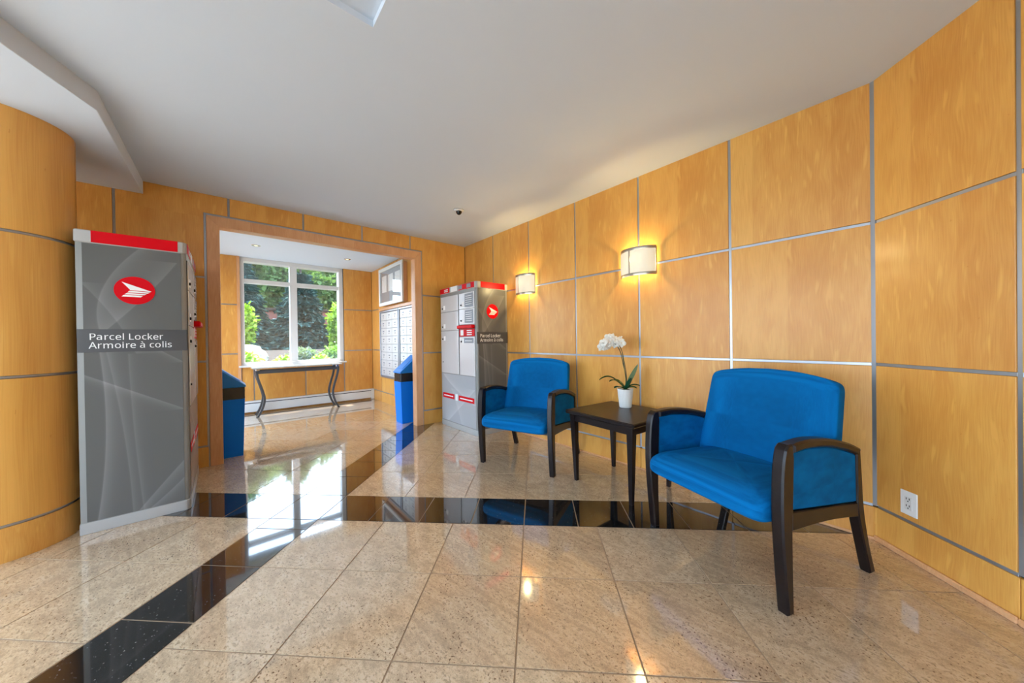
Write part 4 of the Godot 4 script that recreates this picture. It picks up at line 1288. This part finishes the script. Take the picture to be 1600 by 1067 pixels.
func build_tree(label: String, x: float, d: float, hh: float, rad: float, trunk_h: float, n: int, leaf: Mesh, cols: Array, seed: int, low: float, m: Material) -> void:
	var r := RandomNumberGenerator.new()
	r.seed = seed
	var gy := ground_y(x, d)
	var t := thing("broadleaf_tree", label, "tree", at(x, gy, -d), "broadleaf trees beyond the window")
	part("trunk", tube([Vector3(0, -0.1, 0), Vector3(0.05, trunk_h * 0.5, 0.03), Vector3(-0.04, trunk_h, 0), Vector3(0.05, hh * 0.75, 0.05)], [0.22, 0.17, 0.14, 0.05], 10), M.bark, t)
	for k in 5:
		var a := k * 1.3 + r.randf()
		part("branch", tube([Vector3(0, trunk_h * 0.7, 0), Vector3(cos(a) * rad * 0.35, trunk_h + hh * 0.10, sin(a) * rad * 0.35), Vector3(cos(a) * rad * 0.7, trunk_h + hh * 0.28, sin(a) * rad * 0.7)], [0.08, 0.05, 0.02], 6), M.bark, t)
	var lobes := []
	for k in 22:
		var dir := Vector3(r.randfn(), r.randfn() * 0.9, r.randfn()).normalized()
		var yk := lerpf(low, hh, 0.5 + 0.5 * dir.y * 0.8)
		var wr := sqrt(maxf(0.08, 1.0 - pow((yk - (low + hh) / 2) / ((hh - low) / 2 + 0.2), 2.0)))
		lobes.append([Vector3(dir.x * rad * 0.75 * wr, yk, dir.z * rad * 0.75 * wr), r.randf_range(0.22, 0.40) * rad, r.randf_range(0.0, 1.0)])
	var spots := []
	for k in n:
		var lb: Array = lobes[r.randi_range(0, lobes.size() - 1)]
		var v: Vector3 = Vector3(r.randfn(), r.randfn(), r.randfn()).normalized() * lb[1] * pow(r.randf(), 0.35)
		var p: Vector3 = lb[0] + v
		if p.y > hh: p.y = hh - r.randf() * 0.3
		var c: Color = cols[0].lerp(cols[1], clampf(lb[2] * 0.6 + r.randf() * 0.5, 0, 1))
		spots.append([Transform3D(any_basis(r, r.randf_range(0.7, 1.3)), p), c])
	scatter("foliage", t, leaf, m, spots)

func build_spruce(label: String, x: float, d: float, hh: float, rad: float, n: int, cols: Array, seed: int) -> void:
	var r := RandomNumberGenerator.new()
	r.seed = seed
	var gy := ground_y(x, d)
	var t := thing("spruce_tree", label, "tree", at(x, gy, -d), "spruces beyond the window")
	part("trunk", tube([Vector3(0, -0.1, 0), Vector3(0, hh, 0)], [0.13, 0.02], 8), M.bark, t)
	var spots := []
	var tiers := 17
	for k in n:
		var tier := float(r.randi_range(0, tiers - 1)) / tiers
		var y0 := hh * (0.03 + 0.95 * tier)
		var br := r.randi_range(0, 10)
		var a := br * TAU / 11.0 + tier * 40.0 + r.randfn() * 0.09
		var len := rad * (1.0 - tier * 0.96) * (0.8 + 0.25 * sin(br * 3.7 + tier * 50.0))
		var s := sqrt(r.randf())
		var p := Vector3(cos(a) * len * s, y0 - 0.16 * s * len + 0.10 * len * s * s + r.randfn() * 0.03, sin(a) * len * s)
		var c: Color = cols[0].lerp(cols[1], r.randf())
		spots.append([Transform3D(Basis(Vector3.UP, -a + PI / 2 + r.randfn() * 0.5) * Basis(Vector3.RIGHT, r.randf_range(-0.2, 0.5)) * Basis(Vector3.BACK, r.randf_range(-1, 1)) * Basis.from_scale(Vector3.ONE * r.randf_range(0.7, 1.3)), p), c])
	scatter("foliage", t, cache["needle"], M.needles, spots)

func build_shrub(called: String, label: String, category: String, x: float, d: float, hh: float, rad: float, n: int, leaf: Mesh, cols: Array, seed: int, group: String) -> void:
	var r := RandomNumberGenerator.new()
	r.seed = seed
	var t := thing(called, label, category, at(x, ground_y(x, d), -d), group)
	for k in 4:
		var a := k * 1.6 + r.randf()
		part("stem", tube([Vector3(0, -0.05, 0), Vector3(cos(a) * rad * 0.3, hh * 0.4, sin(a) * rad * 0.3), Vector3(cos(a) * rad * 0.55, hh * 0.75, sin(a) * rad * 0.55)], [0.02, 0.014, 0.006], 6), M.bark, t)
	var spots := []
	for k in n:
		var v := Vector3(r.randfn(), r.randfn(), r.randfn()).normalized() * pow(r.randf(), 0.4)
		var lump := 0.85 + 0.25 * sin(v.x * 9.0 + seed) * sin(v.z * 8.0) * sin(v.y * 7.0)
		var p := Vector3(v.x * rad * lump, hh * 0.52 + v.y * hh * 0.48 * lump, v.z * rad * lump)
		spots.append([Transform3D(any_basis(r, r.randf_range(0.7, 1.3)), p), cols[0].lerp(cols[1], r.randf())])
	scatter("foliage", t, leaf, M.foliage, spots)

func build_hosta(label: String, x: float, d: float, hh: float, rad: float, n: int, cols: Array, seed: int) -> void:
	var r := RandomNumberGenerator.new()
	r.seed = seed
	var t := thing("hosta", label, "plant", at(x, ground_y(x, d), -d), "broad leaved plants below the window")
	for k in n:
		var a := k * 2.4 + r.randf() * 0.4
		var f := float(k) / n
		var base := Vector3(0.02, 0, 0)
		var reach := rad * lerpf(0.35, 1.0, f)
		var top := hh * lerpf(1.0, 0.55, f)
		var dir := Vector3(cos(a), 0, sin(a))
		var side := Vector3(-sin(a), 0, cos(a))
		var wd := r.randf_range(0.07, 0.10)
		var mesh := grid(8, 4, func(u, v):
			var s: float = u
			var k2: float = v * 2.0 - 1.0
			var c := dir * reach * s + Vector3.UP * top * sin(s * 2.0) * (1.0 - 0.2 * s)
			var w: float = 0.012 if s < 0.3 else wd * pow(sin(PI * clampf((s - 0.3) / 0.7, 0.03, 0.98)), 0.7)
			return c + side * w * k2 + Vector3.UP * 0.03 * k2 * k2 * (0.0 if s < 0.3 else 1.0))
		part("leaf", mesh, M.hosta[r.randi_range(0, 1)], t)

func build_garden() -> void:
	# plaza on the entrance side, garden bank on the window side
	var g := part("ground", box(Vector3(160, 0.2, 160)), M.concrete, self, at(0, -0.32, 0))
	tag(g, "grey paving outside the building", "ground", "", "structure")
	var tb := tr_back()
	var bank := grid(40, 40, func(u, v):
		var q := tb * Vector3(lerpf(-22.0, 16.0, u), 0, -(ALC + 0.22 + 60.0 * v * v))
		return Vector3(q.x, ground_y(q.x, -q.z) + (0.0 if v < 0.02 else 0.03 * sin(q.x * 3.0) * sin(q.z * 2.3)), q.z), false, false, Vector2(14, 20))
	var bk := part("garden_bank", bank, M.mulch, self)
	tag(bk, "mulched garden bank outside the window", "ground", "", "structure")
	cache["needle"] = leaf_mesh(0.30, 0.05)
	M.needles = leafy(Color(1, 1, 1), Color(0.25, 0.3, 0.25))
	M.foliage = leafy(Color(1, 1, 1), Color(0.75, 0.85, 0.35))
	M.far_leaf = leafy(Color(1, 1, 1), Color(0.85, 0.92, 0.65))
	M.hosta = [mat(Color(0.40, 0.62, 0.12), 0.45), mat(Color(0.60, 0.74, 0.20), 0.45)]
	for m in M.hosta:
		m.backlight_enabled = true
		m.backlight = Color(0.5, 0.6, 0.2)
	var big := leaf_mesh(0.32, 0.13)
	var green := [Color(0.075, 0.135, 0.045), Color(0.20, 0.29, 0.10)]
	build_tree("tall green tree at the left edge of the window", -19.4, 20.2, 8.4, 2.5, 2.2, 9000, big, green, 1, 0.6, M.far_leaf)
	build_tree("tall green tree behind the left window pane", -21.5, 25.7, 9.4, 2.9, 2.2, 11000, big, green, 2, 0.6, M.far_leaf)
	build_tree("tall dense tree behind the centre mullion", -16.7, 22.5, 8.2, 2.4, 2.2, 9000, big, green, 3, 0.6, M.far_leaf)
	build_tree("rounded green tree below the patch of sky at upper right", -18.2, 28.1, 8.6, 2.7, 2.0, 10000, big, green, 4, 0.6, M.far_leaf)
	build_tree("green tree at the right edge of the window", -13.5, 24.6, 6.6, 2.2, 2.0, 8000, big, green, 5, 0.6, M.far_leaf)
	build_tree("distant tree filling the gap in the left pane", -25.5, 28.8, 10.0, 3.2, 2.2, 9000, big, green, 6, 0.6, M.far_leaf)
	build_tree("distant tree filling the gap in the right pane", -22.4, 33.0, 10.6, 3.2, 2.2, 9000, big, green, 7, 0.6, M.far_leaf)
	var blue := [Color(0.030, 0.068, 0.058), Color(0.066, 0.125, 0.105)]
	build_spruce("dark blue spruce right behind the centre mullion", -10.72, 14.45, 3.6, 1.42, 12000, blue, 11)
	build_spruce("dark spruce standing left of the blue spruce", -12.25, 12.85, 4.0, 1.35, 10000, blue, 12)
	var lf := leaf_mesh(0.15, 0.06)
	build_shrub("leafy_shrub", "bright green maple shrub at the left of the window", "shrub", -9.15, 9.42, 1.85, 0.62, 2600, lf, [Color(0.18, 0.30, 0.04), Color(0.34, 0.44, 0.08)], 21, "shrubs beyond the window")
	build_shrub("leafy_shrub", "bright green shrub at the right edge of the window", "shrub", -6.72, 11.25, 2.05, 0.62, 2800, lf, [Color(0.18, 0.30, 0.05), Color(0.36, 0.46, 0.10)], 22, "shrubs beyond the window")
	build_shrub("leafy_shrub", "low rounded shrub at the lower right of the window", "shrub", -5.75, 9.30, 0.62, 0.50, 1800, leaf_mesh(0.10, 0.03), [Color(0.17, 0.27, 0.08), Color(0.30, 0.42, 0.14)], 23, "shrubs beyond the window")
	build_shrub("lavender_clump", "grey green lavender clump near the centre mullion", "shrub", -6.55, 8.95, 0.52, 0.38, 1200, leaf_mesh(0.14, 0.012), [Color(0.22, 0.27, 0.22), Color(0.36, 0.38, 0.42)], 24, "shrubs beyond the window")
	build_hosta("large yellow green hosta at the lower left of the window", -6.62, 7.05, 0.66, 0.50, 30, [], 31)
	build_hosta("small lime hosta right of the centre mullion", -5.62, 8.25, 0.50, 0.34, 22, [], 32)
	build_hosta("lime hosta left of the centre mullion", -6.35, 7.98, 0.48, 0.40, 22, [], 33)
	# pale boulder and a strip of brick building between the trees
	var nz := noise(77, 1.2, 3)
	var bl := part(numbered("boulder"), soft(Vector3(0.85, 0.55, 0.6), 0.7, 0.8, func(p): return p * (1.0 + 0.18 * nz.get_noise_3dv(p * 2.0)), 28, 18), M.rock, self, at(-8.35, 0.62, -8.55))
	tag(bl, "pale sunlit boulder at the lower left of the window", "rock")
	var hs := Transform3D(Basis(Vector3.UP, deg_to_rad(36.9)), P(-12.15, 0.75, 16.13))
	var bd := thing("brick_building", "low red brick outbuilding glimpsed between the spruces", "building", hs)
	part("wall", box(Vector3(2.9, 2.05, 1.4)), M.brick, bd, at(-0.1, 1.025, -0.7))
	part("roof", box(Vector3(3.1, 0.12, 1.6), 0.01), M.bark, bd, at(-0.1, 2.11, -0.7))
	for x in [-0.7, 0.5]:
		var wd := part("window", box(Vector3(0.7, 0.9, 0.08), 0.01), M.frame_white, bd, at(x, 1.2, 0.02))
		part("pane", box(Vector3(0.58, 0.78, 0.02)), M.dark, wd, at(0, 0, 0.04))

func _ready() -> void:
	rng.seed = 20240
	set_stage()
	make_materials()
	M.shade = mat(Color(0.90, 0.87, 0.79), 0.4)
	M.shade.backlight_enabled = true
	M.shade.backlight = Color(0.10, 0.10, 0.092)
	M.shade.emission_enabled = true
	M.shade.emission = Color(1.0, 0.93, 0.80)
	M.shade.emission_energy_multiplier = 0.22
	M.dome = mat(Color(0.03, 0.03, 0.035), 0.1)
	build_shell()
	build_lockers()
	build_chairs()
	build_table()
	build_sconces()
	build_alcove()
	build_orchid()
	build_small()
	build_garden()
